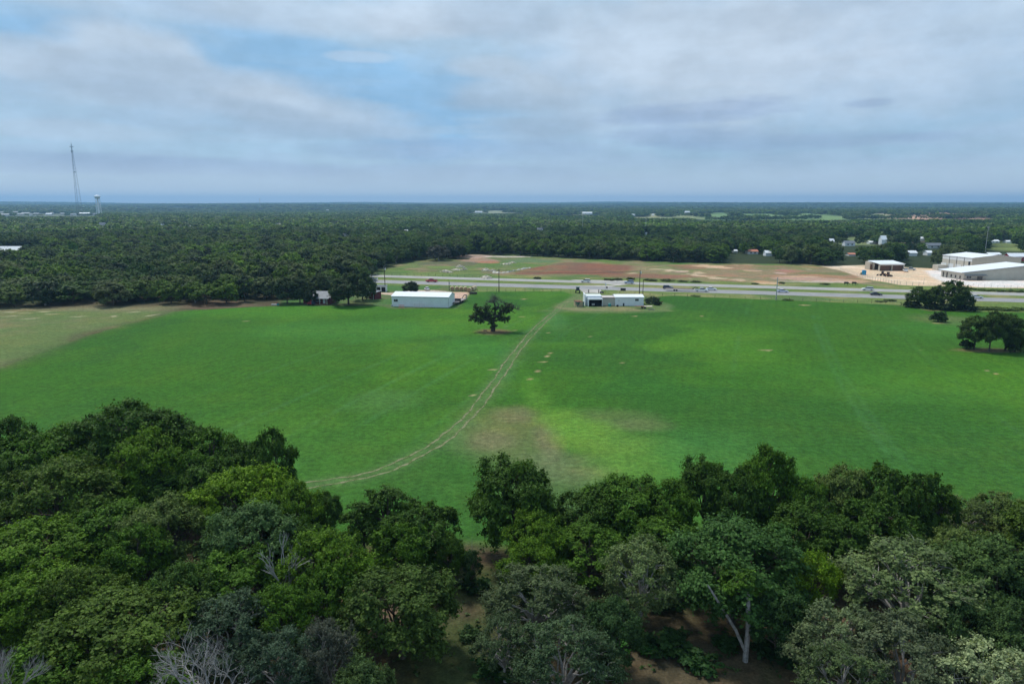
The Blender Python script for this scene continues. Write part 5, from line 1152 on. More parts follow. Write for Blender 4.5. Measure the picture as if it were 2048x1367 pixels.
# ------------------------------------------------------------------ vehicles
def loft(mb, secs):
    n = len(secs[0][1]); vs = [(x, y, z) for x, pr in secs for (y, z) in pr]; fs = []
    for k in range(len(secs) - 1):
        for i in range(n): fs.append((k * n + i, k * n + (i + 1) % n, (k + 1) * n + (i + 1) % n, (k + 1) * n + i))
    fs += [tuple(range(n - 1, -1, -1)), tuple(range((len(secs) - 1) * n, len(secs) * n))]; mb.add(vs, fs)
def sec(w_, zl, zh, tw=.92): return [(-w_, zl + .1), (-w_ * .9, zl), (w_ * .9, zl), (w_, zl + .1), (w_, (zl + zh) / 2 + .05), (w_ * tw, zh), (-w_ * tw, zh), (-w_, (zl + zh) / 2 + .05)]
def make_vehicle(kind):
    P_ = {}
    body = MB(); gl = MB(); roof = MB()
    if kind == 'sedan':
        loft(body, [(-2.4, sec(.75, .45, .8)), (-2.3, sec(.86, .3, .95)), (-1.5, sec(.92, .25, 1.02)), (.7, sec(.92, .25, .98)), (1.9, sec(.9, .28, .85)), (2.35, sec(.8, .35, .68)), (2.42, sec(.7, .42, .6))])
        loft(gl, [(-1.75, sec(.72, .95, 1.0)), (-1.0, sec(.74, .95, 1.38, .8)), (.1, sec(.74, .95, 1.42, .8)), (1.1, sec(.72, .93, .98))]); loft(roof, [(-1.05, sec(.6, 1.37, 1.42)), (-.5, sec(.63, 1.38, 1.47)), (.2, sec(.6, 1.4, 1.45))]); wx = (-1.42, 1.45); L = 2.4; hh = .75
    elif kind == 'suv':
        loft(body, [(-2.35, sec(.8, .5, 1.0)), (-2.3, sec(.9, .35, 1.15)), (-1.5, sec(.95, .3, 1.15)), (.9, sec(.95, .3, 1.12)), (1.95, sec(.92, .33, 1.02)), (2.35, sec(.84, .4, .85)), (2.42, sec(.76, .45, .7))])
        loft(gl, [(-2.25, sec(.76, 1.1, 1.15)), (-1.95, sec(.8, 1.1, 1.62, .84)), (.2, sec(.8, 1.1, 1.68, .84)), (1.15, sec(.76, 1.08, 1.12))]); loft(roof, [(-2.05, sec(.66, 1.6, 1.68)), (-1.0, sec(.7, 1.64, 1.76)), (.3, sec(.66, 1.66, 1.7))]); wx = (-1.45, 1.45); L = 2.4; hh = .9
    else:
        loft(body, [(-2.95, sec(.9, .5, 1.05)), (-2.9, sec(.95, .42, 1.2)), (-.7, sec(.97, .4, 1.2)), (-.65, sec(.97, .4, 1.2)), (1.4, sec(.97, .4, 1.18)), (2.5, sec(.95, .4, 1.12)), (2.85, sec(.9, .45, 1.0)), (2.92, sec(.8, .5, .85))])
        loft(gl, [(-.75, sec(.84, 1.15, 1.7, .86)), (.7, sec(.84, 1.15, 1.76, .86)), (1.6, sec(.82, 1.12, 1.18))]); loft(roof, [(-.8, sec(.74, 1.7, 1.78)), (-.1, sec(.76, 1.74, 1.86)), (.75, sec(.72, 1.75, 1.8))]); wx = (-1.85, 1.85); L = 2.93; hh = .95
        P_['bed'] = MB().box(-2.8, -.85, -.8, .8, 1.19, 1.225).mesh('bed', BLACK)
    P_['body'] = body.mesh('body', PAINT, False); P_['windows'] = gl.mesh('windows', GLASS); P_['roof'] = roof.mesh('roof', PAINT)
    r = .36 if kind != 'sedan' else .33
    P_['wheel'] = MB().lathe([(r * .9, -.13), (r, -.09), (r, .09), (r * .9, .13)], 14, (0, 0, 0), 'y').mesh('wheel', BLACK); P_['rim'] = MB().lathe([(r * .6, -.14), (r * .6, .14)], 10, (0, 0, 0), 'y').mesh('rim', STEEL)
    P_['headlight'] = MB().box(-.06, .05, -.16, .16, -.08, .08).mesh('headlight', PALE); P_['taillight'] = MB().box(-.05, .06, -.12, .12, -.12, .12).mesh('taillight', RED2)
    return P_, wx, L, hh, r
VEH = {k: make_vehicle(k) for k in ('sedan', 'suv', 'pickup')}
def car(kind, name, x, y, heading, color, label, group='vehicles on the highway', z=.03):
    P_, wx, L, hh, r = VEH[kind]; e = empty(name, (x, y, z), heading, label, {'sedan': 'car', 'suv': 'car', 'pickup': 'pickup truck'}[kind], group)
    for k in ('body', 'windows', 'roof', 'bed'):
        if k in P_:
            o = link(k, P_[k], e); o.color = tuple(color) + (1,)
    for sx in wx:
        for sy in (-1, 1):
            wv = link('wheel', P_['wheel'], e, loc=(sx, sy * .86, r)); link('rim', P_['rim'], wv)
    for sy in (-1, 1):
        link('headlight', P_['headlight'], e, loc=(L - .12, sy * .62, hh - .12)); link('taillight', P_['taillight'], e, loc=(-L + .02, sy * .68, hh))
    return e
RA = math.atan(-0.255); WHT = (.78, .78, .78); BLK = (.02, .022, .03); REDC = (.5, .02, .03); SILV = (.4, .47, .6); NAVY = (.02, .024, .045)
def on_road(R, u, lane):
    """a point on a carriageway (lane 0..1 across it) at picture column u"""
    v = 560
    for _ in range(40):
        x, y = P(u, v); ty = R(x)[0] + (R(x)[1] - R(x)[0]) * lane; v -= (ty - y) * (H * FPX) / (y * y) * .8
    return P(u, v)
x, y = on_road(ROAD_NEAR, 744, .78); car('pickup', 'pickup_truck', x, y, RA + math.pi, WHT, 'white pickup truck emerging from behind the blossoming tree on the highway')
x, y = on_road(ROAD_NEAR, 863, .75); car('pickup', 'pickup_truck', x, y, RA + math.pi, REDC, 'bright red pickup truck driving on the near carriageway')
x, y = P(853.5, 580); car('sedan', 'parked_car', x, y, 1.9, WHT, 'white car parked on the grass behind the long white shed', 'vehicles parked off the road', 0)
x, y = on_road(ROAD_FAR, 1171, .3); car('suv', 'car', x, y, RA + math.pi, WHT, 'white car on the far carriageway above the green tractor')
x, y = on_road(ROAD_FAR, 1258, .3); car('suv', 'car', x, y, RA + math.pi, SILV, 'silver-blue car on the far carriageway just left of the wooden poles')
x, y = on_road(ROAD_NEAR, 1336, .78); car('suv', 'car', x, y, RA, NAVY, 'dark navy car behind the empty flatbed trailer')
x, y = on_road(ROAD_NEAR, 1403, .3); car('pickup', 'pickup_truck', x, y, RA, WHT, 'white pickup truck towing the empty flatbed trailer'); tp = (x, y)
x, y = on_road(ROAD_NEAR, 1422.5, .78); car('sedan', 'car', x, y, RA, WHT, 'white car just passing the white pickup with the trailer')
x, y = on_road(ROAD_NEAR, 1565, .75); car('sedan', 'car', x, y, RA, (.6, .62, .72), 'pale silver car beside the galvanised pole')
x, y = on_road(ROAD_FAR, 1735, .3); car('suv', 'car', x, y, RA + math.pi, WHT, 'white car on the far carriageway below the machines')
x, y = on_road(ROAD_NEAR, 1752, .7); car('sedan', 'car', x, y, RA, BLK, 'black car on the near carriageway left of the roadside tree clump')
x, y = on_road(ROAD_NEAR, 1868, .5); car('sedan', 'car', x, y, RA, WHT, 'white car glimpsed between the trees of the roadside clump')
x, y = on_road(ROAD_NEAR, 1952, .7); car('sedan', 'car', x, y, RA, WHT, 'white car just right of the roadside tree clump')
x, y = P(1810.5, 543); car('pickup', 'pickup_truck', x, y, -1.9, WHT, 'white pickup truck parked at the corner of the equipment shed', 'vehicles parked off the road', 0)
x, y = P(1820.5, 540.3); car('pickup', 'pickup_truck', x, y, -.6, (.5, .5, .5), 'grey and black pickup truck parked behind the white one at the equipment shed', 'vehicles parked off the road', 0)
# the towed trailer
c_, s_ = math.cos(RA), math.sin(RA)
e = empty('flatbed_trailer', (tp[0] - 9.2 * c_, tp[1] - 9.2 * s_, .03), RA, 'long empty flatbed trailer with pale side rails towed along the highway', 'trailer')
MB().box(-6.5, 5.4, -1.2, 1.2, .85, .98).build('deck', RUST, e); MB().box(-6.5, 5.4, 1.2, 1.3, .85, 1.12).box(-6.5, 5.4, -1.3, -1.2, .75, .98).build('side_rail', PALE, e); MB().tube((5.4, 0, .9), (6.2, 0, 1.9), .16).tube((6.2, 0, 1.9), (7.6, 0, 1.7), .16).box(5.3, 5.45, -1.1, 1.1, .98, 1.9).build('gooseneck', IRON, e)
for xx in (-2.6, -1.6):
    for yy in (-1, 1): MB().lathe([(.36, -.14), (.4, 0), (.36, .14)], 12, (xx, yy * 1.12, .4), 'y').build('wheel', BLACK, e)
x, y = P(1700, 569); y = max(y, ROAD_FAR(x)[1] + 2.5)
for du in (-1.9, 1.9):
    e = empty('cow', (x + du, y, 0), RA, 'black cow grazing on the far verge, %s of the pair' % ('left' if du < 0 else 'right'), 'cow', 'pair of black cows on the far verge')
    m_ = mat('black_hide', (.02, .018, .018), .7, .2); mb = MB()
    loft(mb, [(-.95, sec(.18, .85, 1.2)), (-.7, sec(.33, .68, 1.35)), (0, sec(.38, .6, 1.33)), (.65, sec(.33, .62, 1.36)), (.9, sec(.2, .75, 1.25)), (1.25, sec(.13, .55, .9)), (1.6, sec(.1, .2, .5))])
    mb.tube((-.95, 0, 1.2), (-1.05, 0, .5), .03)
    for xx in (-.7, .65):
        for yy in (-.2, .2): mb.tube((xx, yy, .8), (xx + .03, yy, .35), .11, .07).tube((xx + .03, yy, .35), (xx, yy, 0), .07, .055)
    mb.build('body', m_, e)

# ------------------------------------------------------------------ poles, wires, fences
def pole(u, vb, vt, label, m=WOOD, r=.16, arm=True, lamp=False, name='utility_pole'):
    x, y = P(u, vb); a = math.atan((vt - 683.5) / FPX) + PITCH; h = H - math.hypot(x * 0, y) * math.tan(a)
    e = empty(name, (x, y, 0), RA, label, 'utility pole' if name == 'utility_pole' else 'post', 'utility poles along the highway')
    MB().tube((0, 0, 0), (0, 0, h), r * 1.25, r * .85, 9).build('pole', m, e)
    if arm:
        MB().box(-.08, .08, -1.0, 1.0, h - .7, h - .55).build('crossarm', m, e)
        for yy in (-.9, 0, .9): MB().lathe([(.05, 0), (.08, .1), (.04, .25)], 8, (0, yy, h - .55)).build('insulator', PALE, e)
    if lamp: MB().lathe([(.22, 0), (.26, .3), (.22, .8), (.1, .9)], 10, (.35, 0, h - 1.5)).build('transformer', PALE, e)
    return e, h
for args in [dict(u=770.5, vb=583, vt=533, label='wooden utility pole with a pale transformer behind the two-bay shed', lamp=True), dict(u=745.5, vb=592, vt=545, label='thin wooden pole beside the red shed', r=.12, arm=False), dict(u=898.5, vb=581, vt=561.5, label='short post with a pale lamp by the hay bales', r=.13, arm=False, lamp=True),
             dict(u=998, vb=583.5, vt=538, label='lone wooden utility pole at the field edge above the old oak'), dict(u=1278.5, vb=590, vt=540, label='tall wooden utility pole with a transformer behind the white workshop', lamp=True), dict(u=1285.5, vb=592, vt=559, label='shorter wooden pole right beside the tall one behind the workshop', r=.13, arm=False),
             dict(u=1552, vb=599.5, vt=554, label='galvanised pale pole at the far edge of the crop', m=STEEL, r=.17, arm=False), dict(u=1210, vb=584, vt=564, label='thin white-topped lamp post by the driveway', r=.06, arm=False, lamp=True, m=STEEL), dict(u=1847, vb=569, vt=556, label='thin flag pole on the sand lot behind the tree clump', r=.07, arm=False, m=STEEL)]:
    pole(**args)
def wires(pa, pb, n=3, sag=1.2, sp=.9, r=.022):
    mb = MB()
    for k in range(n):
        off = (k - (n - 1) / 2) * sp; pts = []
        for i in range(13):
            t = i / 12; pts.append((pa[0] + (pb[0] - pa[0]) * t, pa[1] + (pb[1] - pa[1]) * t + off, pa[2] + (pb[2] - pa[2]) * t - sag * 4 * t * (1 - t)))
        mb.path(pts, [r] * 13, 4)
    return tag(mb.build('power_line', mat('wire', (.05, .05, .055), .6)), None, None)
pp = {}
for nm, u, vb, vt in [('a', 770.5, 583, 533), ('b', 998, 583.5, 538), ('c', 1278.5, 590, 540)]:
    x, y = P(u, vb); a = math.atan((vt - 683.5) / FPX) + PITCH; pp[nm] = (x, y, H - y * math.tan(a) - .3)
tag(wires(pp['a'], pp['b']), 'thin black wires from the two-bay shed pole to the lone field-edge pole', 'power line'); tag(wires(pp['b'], pp['c']), 'thin black wires from the lone field-edge pole to the workshop pole', 'power line')
x1, y1 = P(480, 522, 10); x2, y2 = P(150, 512, 10)
tag(wires(pp['a'], (x1, y1, 10.3), 2, 1.5, 1.2, .03), 'thin wires crossing over the left wood to the shed pole', 'power line'); tag(wires((x1, y1, 10.3), (x2, y2, 10.3), 2, 1.5, 1.2, .05), 'thin wires sagging across the far left of the left wood', 'power line')
for (x, y), lab in [((x1, y1), 'wooden pole standing inside the left wood under the wires'), ((x2, y2), 'wooden pole standing far left in the wood under the wires')]:
    e = empty('utility_pole', (x, y, 0), 0, lab, 'utility pole', 'utility poles along the highway'); MB().tube((0, 0, 0), (0, 0, 10.4), .18, .13, 8).build('pole', WOOD, e); MB().box(-.06, .06, -1, 1, 9.9, 10.05).build('crossarm', WOOD, e)
def fence(name, pts, step, h, label, m=WOOD, wirem=STEEL, r=.06, rails=(.5, .9, 1.25)):
    e = empty(name, (*pts[0], 0), 0, label, 'fence'); q = [(a - pts[0][0], b - pts[0][1]) for a, b in pts]; pm = MB().tube((0, 0, 0), (0, 0, h), r, r, 5).mesh('post', m); wm = MB()
    for (xa, ya), (xb, yb) in zip(q[:-1], q[1:]):
        l = math.hypot(xb - xa, yb - ya); n = max(1, int(l / step))
        for i in range(n): link('post', pm, e, loc=(xa + (xb - xa) * i / n, ya + (yb - ya) * i / n, 0))
        for z in rails: wm.tube((xa, ya, z * h / 1.4), (xb, yb, z * h / 1.4), .012, .012, 3)
    wm.build('wires', wirem, e)
fence('wire_fence', PX([(955, 583), (1050, 583), (1140, 585)]), 4, 1.4, 'wire fence with thin posts along the field edge by the lone pole')
fence('wire_fence', PX([(1210, 587), (1300, 591), (1400, 594.5), (1552, 600), (1800, 608)]), 5, 1.3, 'wire fence between the crop and the verge right of the workshop')
fence('steel_fence', PX([(1680, 541), (1712, 551), (1745, 560), (1800, 570), (1850, 572.5)]), 2.2, 1.9, 'open steel-post fence along the lower edge of the sand lot', STEEL, r=.07)
fence('steel_fence', PX([(1930, 575.5), (2048, 578)]), 2.6, 1.7, 'steel-post fence below the concrete apron of the warehouse', STEEL, r=.05)
fence('wire_fence', PX([(735, 550), (800, 551.2), (900, 553), (960, 556)]), 4, 1.3, 'wire fence with dark posts along the far verge at the left')

# ------------------------------------------------------------------ far buildings, masts
OCC = []      # (u0, u1, vtop, vbase, distance): crowns nearer than this may not cover that patch of the picture's view from here
def ground_at(u, v):
    return near_far(u, v, (300, 12000))
HSE = {}
def house(u, v, wpx, hpx, D, wm, rm, label, cat='house', axis='x', rz=0.0, name='house', group='houses among the trees', roofk=.4, see=True):
    if v: x, y = P(u, v); D = math.hypot(x, y)
    else: x, y = dist_pt(u, D)
    z = Tz(x, y); sl = math.hypot(x, y); s = sl / FPX; L = wpx * s; h = hpx * s
    e = empty(name, (x - L / 2, y, z), rz, label, cat, group); gable(e, L, max(6, L * .45), h * (1 - roofk), h, wm, rm, axis, .3)
    if L > 7: 
        for k in range(2): window(e, L * (.3 + .4 * k), h * .2, 1.3, h * .25, fr=PALE)
    uu, vv = proj(x, y, z + h); u2, v2 = proj(x, y, z + h * .6)
    OCC.append((u - wpx / 2 - 1, u + wpx / 2 + 1, float(vv), float(v2), sl - 3)); CLR.append((x, y, L * .6 + 2)); return e
CLR = []
L_ = lambda s: s
for a in [  # u, base row or 0, w, h, distance, wall, roof, label
 (18, 512, 38, 15, 420, BEIGE, PALE, 'pale long building at the left picture edge behind the wood'),
 (2040, 522, 34, 12, 470, RED2, WROOF, 'red barn with a pale roof at the right picture edge'),
 (1471, 505, 8, 5, 520, PALE, WROOF, 'small pale roof left of the terracotta one behind the dark treeline'),
 (1506, 508, 19, 8, 500, PALE, TERRA, 'house with a terracotta roof behind the dark treeline'),
 (1538, 512, 12, 10, 500, WHITE, WROOF, 'pale two-storey house right of the terracotta roof'),
 (1768, 490, 9, 16, 760, WHITE, WROOF, 'narrow tall white house above the sandy clearing'),
 (1846, 482, 10, 7, 800, WHITE, WROOF, 'white house half hidden in the middle of the right-hand trees'),
 (1870, 497, 26, 9, 640, PALE, GROOF, 'wide pale house with a grey roof left of the tall hall'),
 (1826, 512, 14, 9, 560, WHITE, WROOF, 'white gabled house behind the parked pickups'),
 (1860, 511, 9, 8, 560, WHITE, WROOF, 'small white house beside the gabled one, nearer the hall'),
 (1745, 488, 10, 5, 620, PALE, WROOF, 'low pale house left of the sandy clearing'),
 (1700, 492, 18, 9, 720, WHITE, GROOF, 'white house with grey roof beside the small green paddock'),
 (1664, 490, 8, 11, 640, PALE, WROOF, 'thin pale house peeking over the treeline'),
 (1705, 512, 12, 5, 560, PALE, TERRA, 'low brownish house in the treeline left of the bay shed'),
 (1990, 486, 14, 5, 980, WHITE, WROOF, 'pale buildings beyond the yellow-green paddock'),
 (2020, 486, 10, 4, 990, WHITE, WROOF, 'small pale building at the far end of the yellow-green paddock'),
 (1990, 513, 20, 6, 520, CONCM, WROOF, 'low pale roof between the tall hall and the red barn'),
 (204, 457, 10, 9, 760, WHITE, GROOF, 'grey-roofed house deep in the left wood below the water tower'),
 (324, 454, 6, 5, 900, WHITE, WROOF, 'small bright white roof deep in the left wood'),
 (378, 456, 4, 4, 880, WHITE, WROOF, 'tiny white roof right of the small bright one in the left wood'),
 (690, 475, 10, 9, 640, WHITE, GROOF, 'pale house glimpsed in the wood above the blossoming tree'),
 (812, 464, 6, 4, 900, WHITE, WROOF, 'small white roof in the wood left of the picture centre'),
 (555, 451, 12, 4, 820, PALE, GROOF, 'grey roof in the wood right of the white ones'),
 (1080, 461, 11, 5, 1050, WHITE, GROOF, 'white-gabled house in the wood right of the centre'),
 (1292, 472, 4, 9, 900, WHITE, WROOF, 'narrow white gable sticking out of the wood'),
 (1175, 0, 19, 4.5, 2500, WHITE, WROOF, 'long white farm building on the distant pale field'),
 (1267, 0, 7, 4, 2250, WHITE, WROOF, 'white farmhouse left of the hay-coloured distant field'),
 (1306, 0, 4, 3, 2300, WHITE, WROOF, 'tiny white barn on the hay-coloured distant field'),
 (1375, 0, 10, 5, 2600, WHITE, WROOF, 'white farmhouse above the distant green field'),
 (1184, 0, 6, 3, 4200, WHITE, WROOF, 'tiny pale house on the far ridge near the centre'),
 (1288, 0, 8, 2.5, 5200, WHITE, WROOF, 'tiny pale roof on the far ridge right of the centre'),
 (957, 0, 14, 3, 2950, WHITE, WROOF, 'pale farm roof on the distant clearing left of the centre'),
 (1050, 0, 5, 3, 3900, WHITE, WROOF, 'tiny pale barn right of the distant central clearing'),
 (655, 0, 4, 4, 3600, WHITE, WROOF, 'tiny white house on the hazy land left of centre'),
 (725, 0, 7, 2, 5200, WHITE, WROOF, 'tiny white roof on the hazy ridge left of centre'),
 (1608, 0, 4, 3, 4600, WHITE, WROOF, 'tiny white house on the hazy land above the green fields'),
 (1960, 0, 10, 2.5, 5200, WHITE, WROOF, 'tiny pale roof on the far ridge at right'),
]: house(*a)
rr = random.Random(21)
for k, (u, wpx, D, nm) in enumerate([(8, 16, 2000, 'pale flat town building nearest the left picture edge'), (40, 10, 2150, 'small tan town house left of the mast'), (50, 14, 2350, 'long grey-white town roof left of the mast'), (62, 6, 2050, 'tiny white town house left of the mast'), (72, 9, 2250, 'whitish town building under the left of the mast'), (97, 10, 2200, 'bright white flat town roof just left of the mast base'),
                      (103, 5, 2400, 'tiny white town house close to the mast base'), (124, 7, 2300, 'small white town house between mast base and the wide roof'), (143, 5, 2050, 'tiny white barn in the trees below the mast'), (148, 6, 2150, 'low white house in the trees below the mast'), (168, 19, 2350, 'widest bright white roof of the town, left of the water tower'), (189, 6, 2250, 'white town house touching the water tower legs'), (294, 6, 2900, 'small pale house on the hazy land right of the water tower'), (3, 8, 2500, 'pale town house cut by the left picture edge'), (30, 8, 2600, 'pale town roof at the back of the town')]):
    house(u, 0, wpx, 3.6, D * 1.0 + 850, [PALE, BEIGE, CONCM][k % 3] if k != 10 else WHITE, WROOF if k in (5, 10) else TOWNR, nm, 'building', group='buildings of the distant town', name='town_building')
# water tower
x, y = dist_pt(199.5, 2300); z = Tz(x, y); e = empty('water_tower', (x, y, z), 0, 'white water tower with a round tank on thin legs', 'water tower'); zt = H + y * ray(199.5, 390)[2] / ray(199.5, 390)[1] - z
WT = mat('white_paint', (.82, .84, .86), .5, .4, .03)
MB().lathe([(.5, -11), (5.5, -9), (8, -5.6), (8, -3.4), (6, -1), (1.5, 0)], 20, (0, 0, zt)).build('tank', WT, e, True); MB().tube((0, 0, -2), (0, 0, zt - 8), 1.5, 1.3, 12).build('riser', WT, e)
for k in range(6):
    a = k * math.pi / 3 + .3; MB().tube((7 * math.cos(a), 7 * math.sin(a), -2), (5.6 * math.cos(a), 5.6 * math.sin(a), zt - 5), .5, .45, 6).build('leg', WT, e)
for zz in (zt * .3, zt * .6): MB().lathe([(6.9, 0), (6.9, .3)], 6, (0, 0, zz)).build('ring_brace', WT, e) if False else None
# radio mast
x, y = dist_pt(160.5, 2300); z = Tz(x, y); e = empty('radio_mast', (x, y, z), 0, 'tall slender lattice radio mast rising over the distant town', 'mast'); hm = H + y * ray(153.5, 288)[2] / ray(153.5, 288)[1] - z
MM_ = mat('mast_steel', (.13, .14, .17), .6, .4); mb = MB(); legs = []
for k in range(3):
    a = k * 2.094 + .2; legs.append([(9 * math.cos(a) * (1 - t) + .8 * math.cos(a) * t, 9 * math.sin(a) * (1 - t) + .8 * math.sin(a) * t, t * hm) for t in np.linspace(0, 1, 22)])
for k, l in enumerate(legs): MB().path(l, [.3] * 22, 5).build('leg', MM_, e)
for i in range(21):
    for k in range(3):
        mb.tube(legs[k][i], legs[(k + 1) % 3][i + 1], .12, .12, 3); mb.tube(legs[k][i], legs[(k + 1) % 3][i], .12, .12, 3)
b_ = mb.build('bracing', MM_, e); b_['kind'] = 'stuff'
for zz, w_ in ((hm * .96, 4.5), (hm * .9, 3), (hm * .62, 2)): MB().box(-w_, w_, -.4, .4, zz, zz + .8).box(-w_, -w_ + .8, -.6, .6, zz - 1, zz + 2.2).box(w_ - .8, w_, -.6, .6, zz - 1, zz + 2.2).build('antenna', MM_, e)
MB().tube((0, 0, hm), (0, 0, hm + 7), .25, .12, 5).build('top_antenna', MM_, e)
for (u, D, h, lab) in [(1165, 900, 26, 'thin pale antenna pole over the wood right of centre'), (1969, 620, 22, 'pale lamp mast beside the yellow-green paddock'), (1291, 930, 20, 'thin pole beside the narrow white gable'), (521, 4200, 60, 'tiny antenna on the horizon left of centre')]:
    x, y = dist_pt(u, D); e = empty('antenna_pole', (x, y, Tz(x, y)), 0, lab, 'mast'); MB().tube((0, 0, 0), (0, 0, h), .28 * D / 900, .2 * D / 900, 6).build('pole', STEEL, e); MB().box(-1 * D / 900, 1 * D / 900, -.2, .2, h - .8, h).build('head', STEEL, e)
    if D < 1000: OCC.append((u - 2, u + 2, 409, 300 + 0, 0))

# ------------------------------------------------------------------ the woods beyond the field
WOOD_EDGE = [(-420, 252)] + PX([(0, 614), (90, 613), (200, 614), (300, 612), (420, 611), (520, 606), (590, 598), (650, 588), (715, 575), (728, 566)]) + [(-74, 380)] + PX([(735, 548), (790, 530), (835, 519.5), (928, 518), (938, 508.5), (1030, 511.5), (1120, 515), (1200, 519.5), (1300, 523), (1400, 526.5), (1500, 528), (1600, 529), (1700, 534), (1735, 534), (1830, 536), (1880, 537), (1890, 524), (2048, 514), (2100, 512)]) + [(520, 400), (1500, 900), (1500, 2700), (-2200, 2700), (-1500, 700)]
rng = np.random.default_rng(99)
def scatter(r0, r1, sp, amax=.86):
    xs_ = np.arange(-r1, r1, sp); ys_ = np.arange(0, r1, sp); A_, B_ = np.meshgrid(xs_, ys_); A_ = A_ + rng.uniform(-.45, .45, A_.shape) * sp; B_ = B_ + rng.uniform(-.45, .45, B_.shape) * sp
    r = np.hypot(A_, B_); k = (r >= r0) & (r < r1) & (np.abs(np.arctan2(A_, B_)) < amax); return A_[k], B_[k]
def keep_mask(x, y, rad, h):
    k = np.ones(len(x), bool)
    for poly, rgb in CLEAR: k &= (sdist(x, y, poly) + (fbm(x, y, 160, 4) - .5) * 260 * np.clip(np.hypot(x, y) / 2500, .1, 1) < 2) | (vnoise(x, y, 60, 77) > .8)
    for cx, cy, cr in CLR: k &= np.hypot(x - cx, y - cy) > cr
    r = np.hypot(x, y); z = T(x, y); u0, vt = proj(x, y, z + h); _, vb = proj(x, y, z); wu = rad * FPX / r
    for (ua, ub, va, vb2, D) in OCC: k &= ~((u0 + wu > ua) & (u0 - wu < ub) & (vt < vb2) & (vb > va) & (r < D) & (r > D * np.where(D > 1500, .5, .76)))
    return k
for (u, a_, b_, D) in [(1460, 1395, 1530, 1750), (1600, 1520, 1700, 1800), (1750, 1700, 1830, 1900), (1900, 1800, 1990, 1950), (1340, 1270, 1410, 1980), (1150, 1100, 1200, 2350), (985, 935, 1045, 2750), (100, 10, 190, 2700), (2000, 1970, 2048, 690), (1785, 1750, 1825, 750), (1710, 1690, 1740, 730)]:
    x, y = dist_pt(u, D + 60); _, v = proj(x, y, Tz(x, y)); OCC.append((a_, b_, float(v) - 22, float(v) + .5, D))
xa, ya = scatter(200, 900, 8.6); inw = sdist(xa, ya, WOOD_EDGE) > 1.5; xa, ya = xa[inw], ya[inw]
ha = 8.2 + 3.4 * vnoise(xa, ya, 60, 8) + rng.uniform(-1.2, 1.4, len(xa)); ha *= np.where(ya < 300, .88, 1.0); ra_ = rng.uniform(4.2, 6.9, len(xa))
k = keep_mask(xa, ya, ra_, ha); xa, ya, ha, ra_ = xa[k], ya[k], ha[k], ra_[k]
TONES = np.array([(.035, .074, .015), (.055, .106, .018), (.078, .12, .025), (.10, .132, .05), (.022, .046, .017), (.085, .15, .017)])
TN = ['dark green', 'mid green', 'dull olive', 'greyish green', 'blackish green', 'fresh green']
za = vnoise(xa, ya, 45, 13); ti = np.clip(((za - .5) * 1.3 + .5 + rng.uniform(-.35, .35, len(xa))) * 6, 0, 5).astype(int)
rx = np.hypot(xa, ya); uu, vv = proj(xa, ya, ha * .5)
inview = (uu > -60) & (uu < 2108)
# the nearest ones as trees of their own, the rest as one wood
edge = sdist(xa, ya, WOOD_EDGE); score = rx + np.clip(edge - 6, 0, 60) * 6 + (~inview) * 1e5
order = np.argsort(score); IND = order[:195]; ind = np.zeros(len(xa), bool); ind[IND] = True
MK = ['mid_a', 'mid_b', 'mid_c', 'mid_d', 'mid_e', 'mid_cedar']
front = [i for i in IND if edge[i] < 8]; front.sort(key=lambda i: uu[i])
zones = [(-100, 560, 'left wood', 'from the left edge'), (560, 740, 'wood behind the farmhouse', 'from the left'), (740, 940, 'wood left of the meadow', 'from the highway'), (940, 1300, 'treeline above the tilled soil', 'from the left'), (1300, 1740, 'dark treeline behind the tan ground', 'from the left'), (1740, 2200, 'trees behind the sand lot', 'from the left')]
rank = {}
for a0, b0, zn, fr in zones:
    q = [i for i in front if a0 <= uu[i] < b0]
    for j, i in enumerate(q): rank[i] = (zn, fr, j)
def zone_of(i):
    for a0, b0, zn, fr in zones:
        if a0 <= uu[i] < b0: return zn
    return zones[0][2]
back = {}
for i in sorted(IND, key=lambda i: uu[i]):
    if i not in rank: back.setdefault((ti[i], zone_of(i)), []).append(i)
for i in IND:
    key = MK[int(rng.integers(0, 5))] if rng.random() > .06 else 'mid_cedar'
    c = TONES[ti[i]] * rng.uniform(.85, 1.15)
    if i in rank:
        zn, fr, j = rank[i]; lab = f'{TN[ti[i]]} front tree of the {zn}, {ORD[j]} from left'; grp = 'trees at the front of the ' + zn
    else:
        zn = zone_of(i); q = back[(ti[i], zn)]; lab = f'{TN[ti[i]]} crown inside the {zn}, {ORD[q.index(i)]} such from left'; grp = 'crowns behind the front of the ' + zn
    tree('tree', key, float(xa[i]), float(ya[i]), float(ra_[i]) * (.62 if key == 'mid_cedar' else 1), float(ha[i]) * (1.1 if key == 'mid_cedar' else 1), c, lab, grp, rz=float(rng.random() * 6.28))
# special mid trees
x, y = P(878, 521); tree('tree', 'mid_d', x, y, 8.5, 10.5, (.07, .075, .06), 'big grey half-bare tree at the corner where the wood meets the meadow', None)
x, y = P(918, 517); tree('tree', 'mid_b', x, y, 5, 8.5, (.03, .055, .028), 'dark round tree right of the grey half-bare one at the meadow corner', None)
x, y = P(102, 524); tree('tree', 'mid_c', x, y + 25, 3.2, 13.5, (.075, .16, .03), 'bright lime green tree alone in the left wood beside the pale building', None)
x, y = P(20, 524); e = empty('tree', (x, y, 0), 0, 'leafless purple-grey tree before the pale building at the left edge', 'bare tree'); dm = dead_mesh(31, 9, .6, .25, 6, mat('purple_grey_bark', (.2, .15, .17), .9)); zt_ = max(v.co.z for v in dm.vertices); e.scale = (11 / zt_,) * 3; link('branches', dm, e)

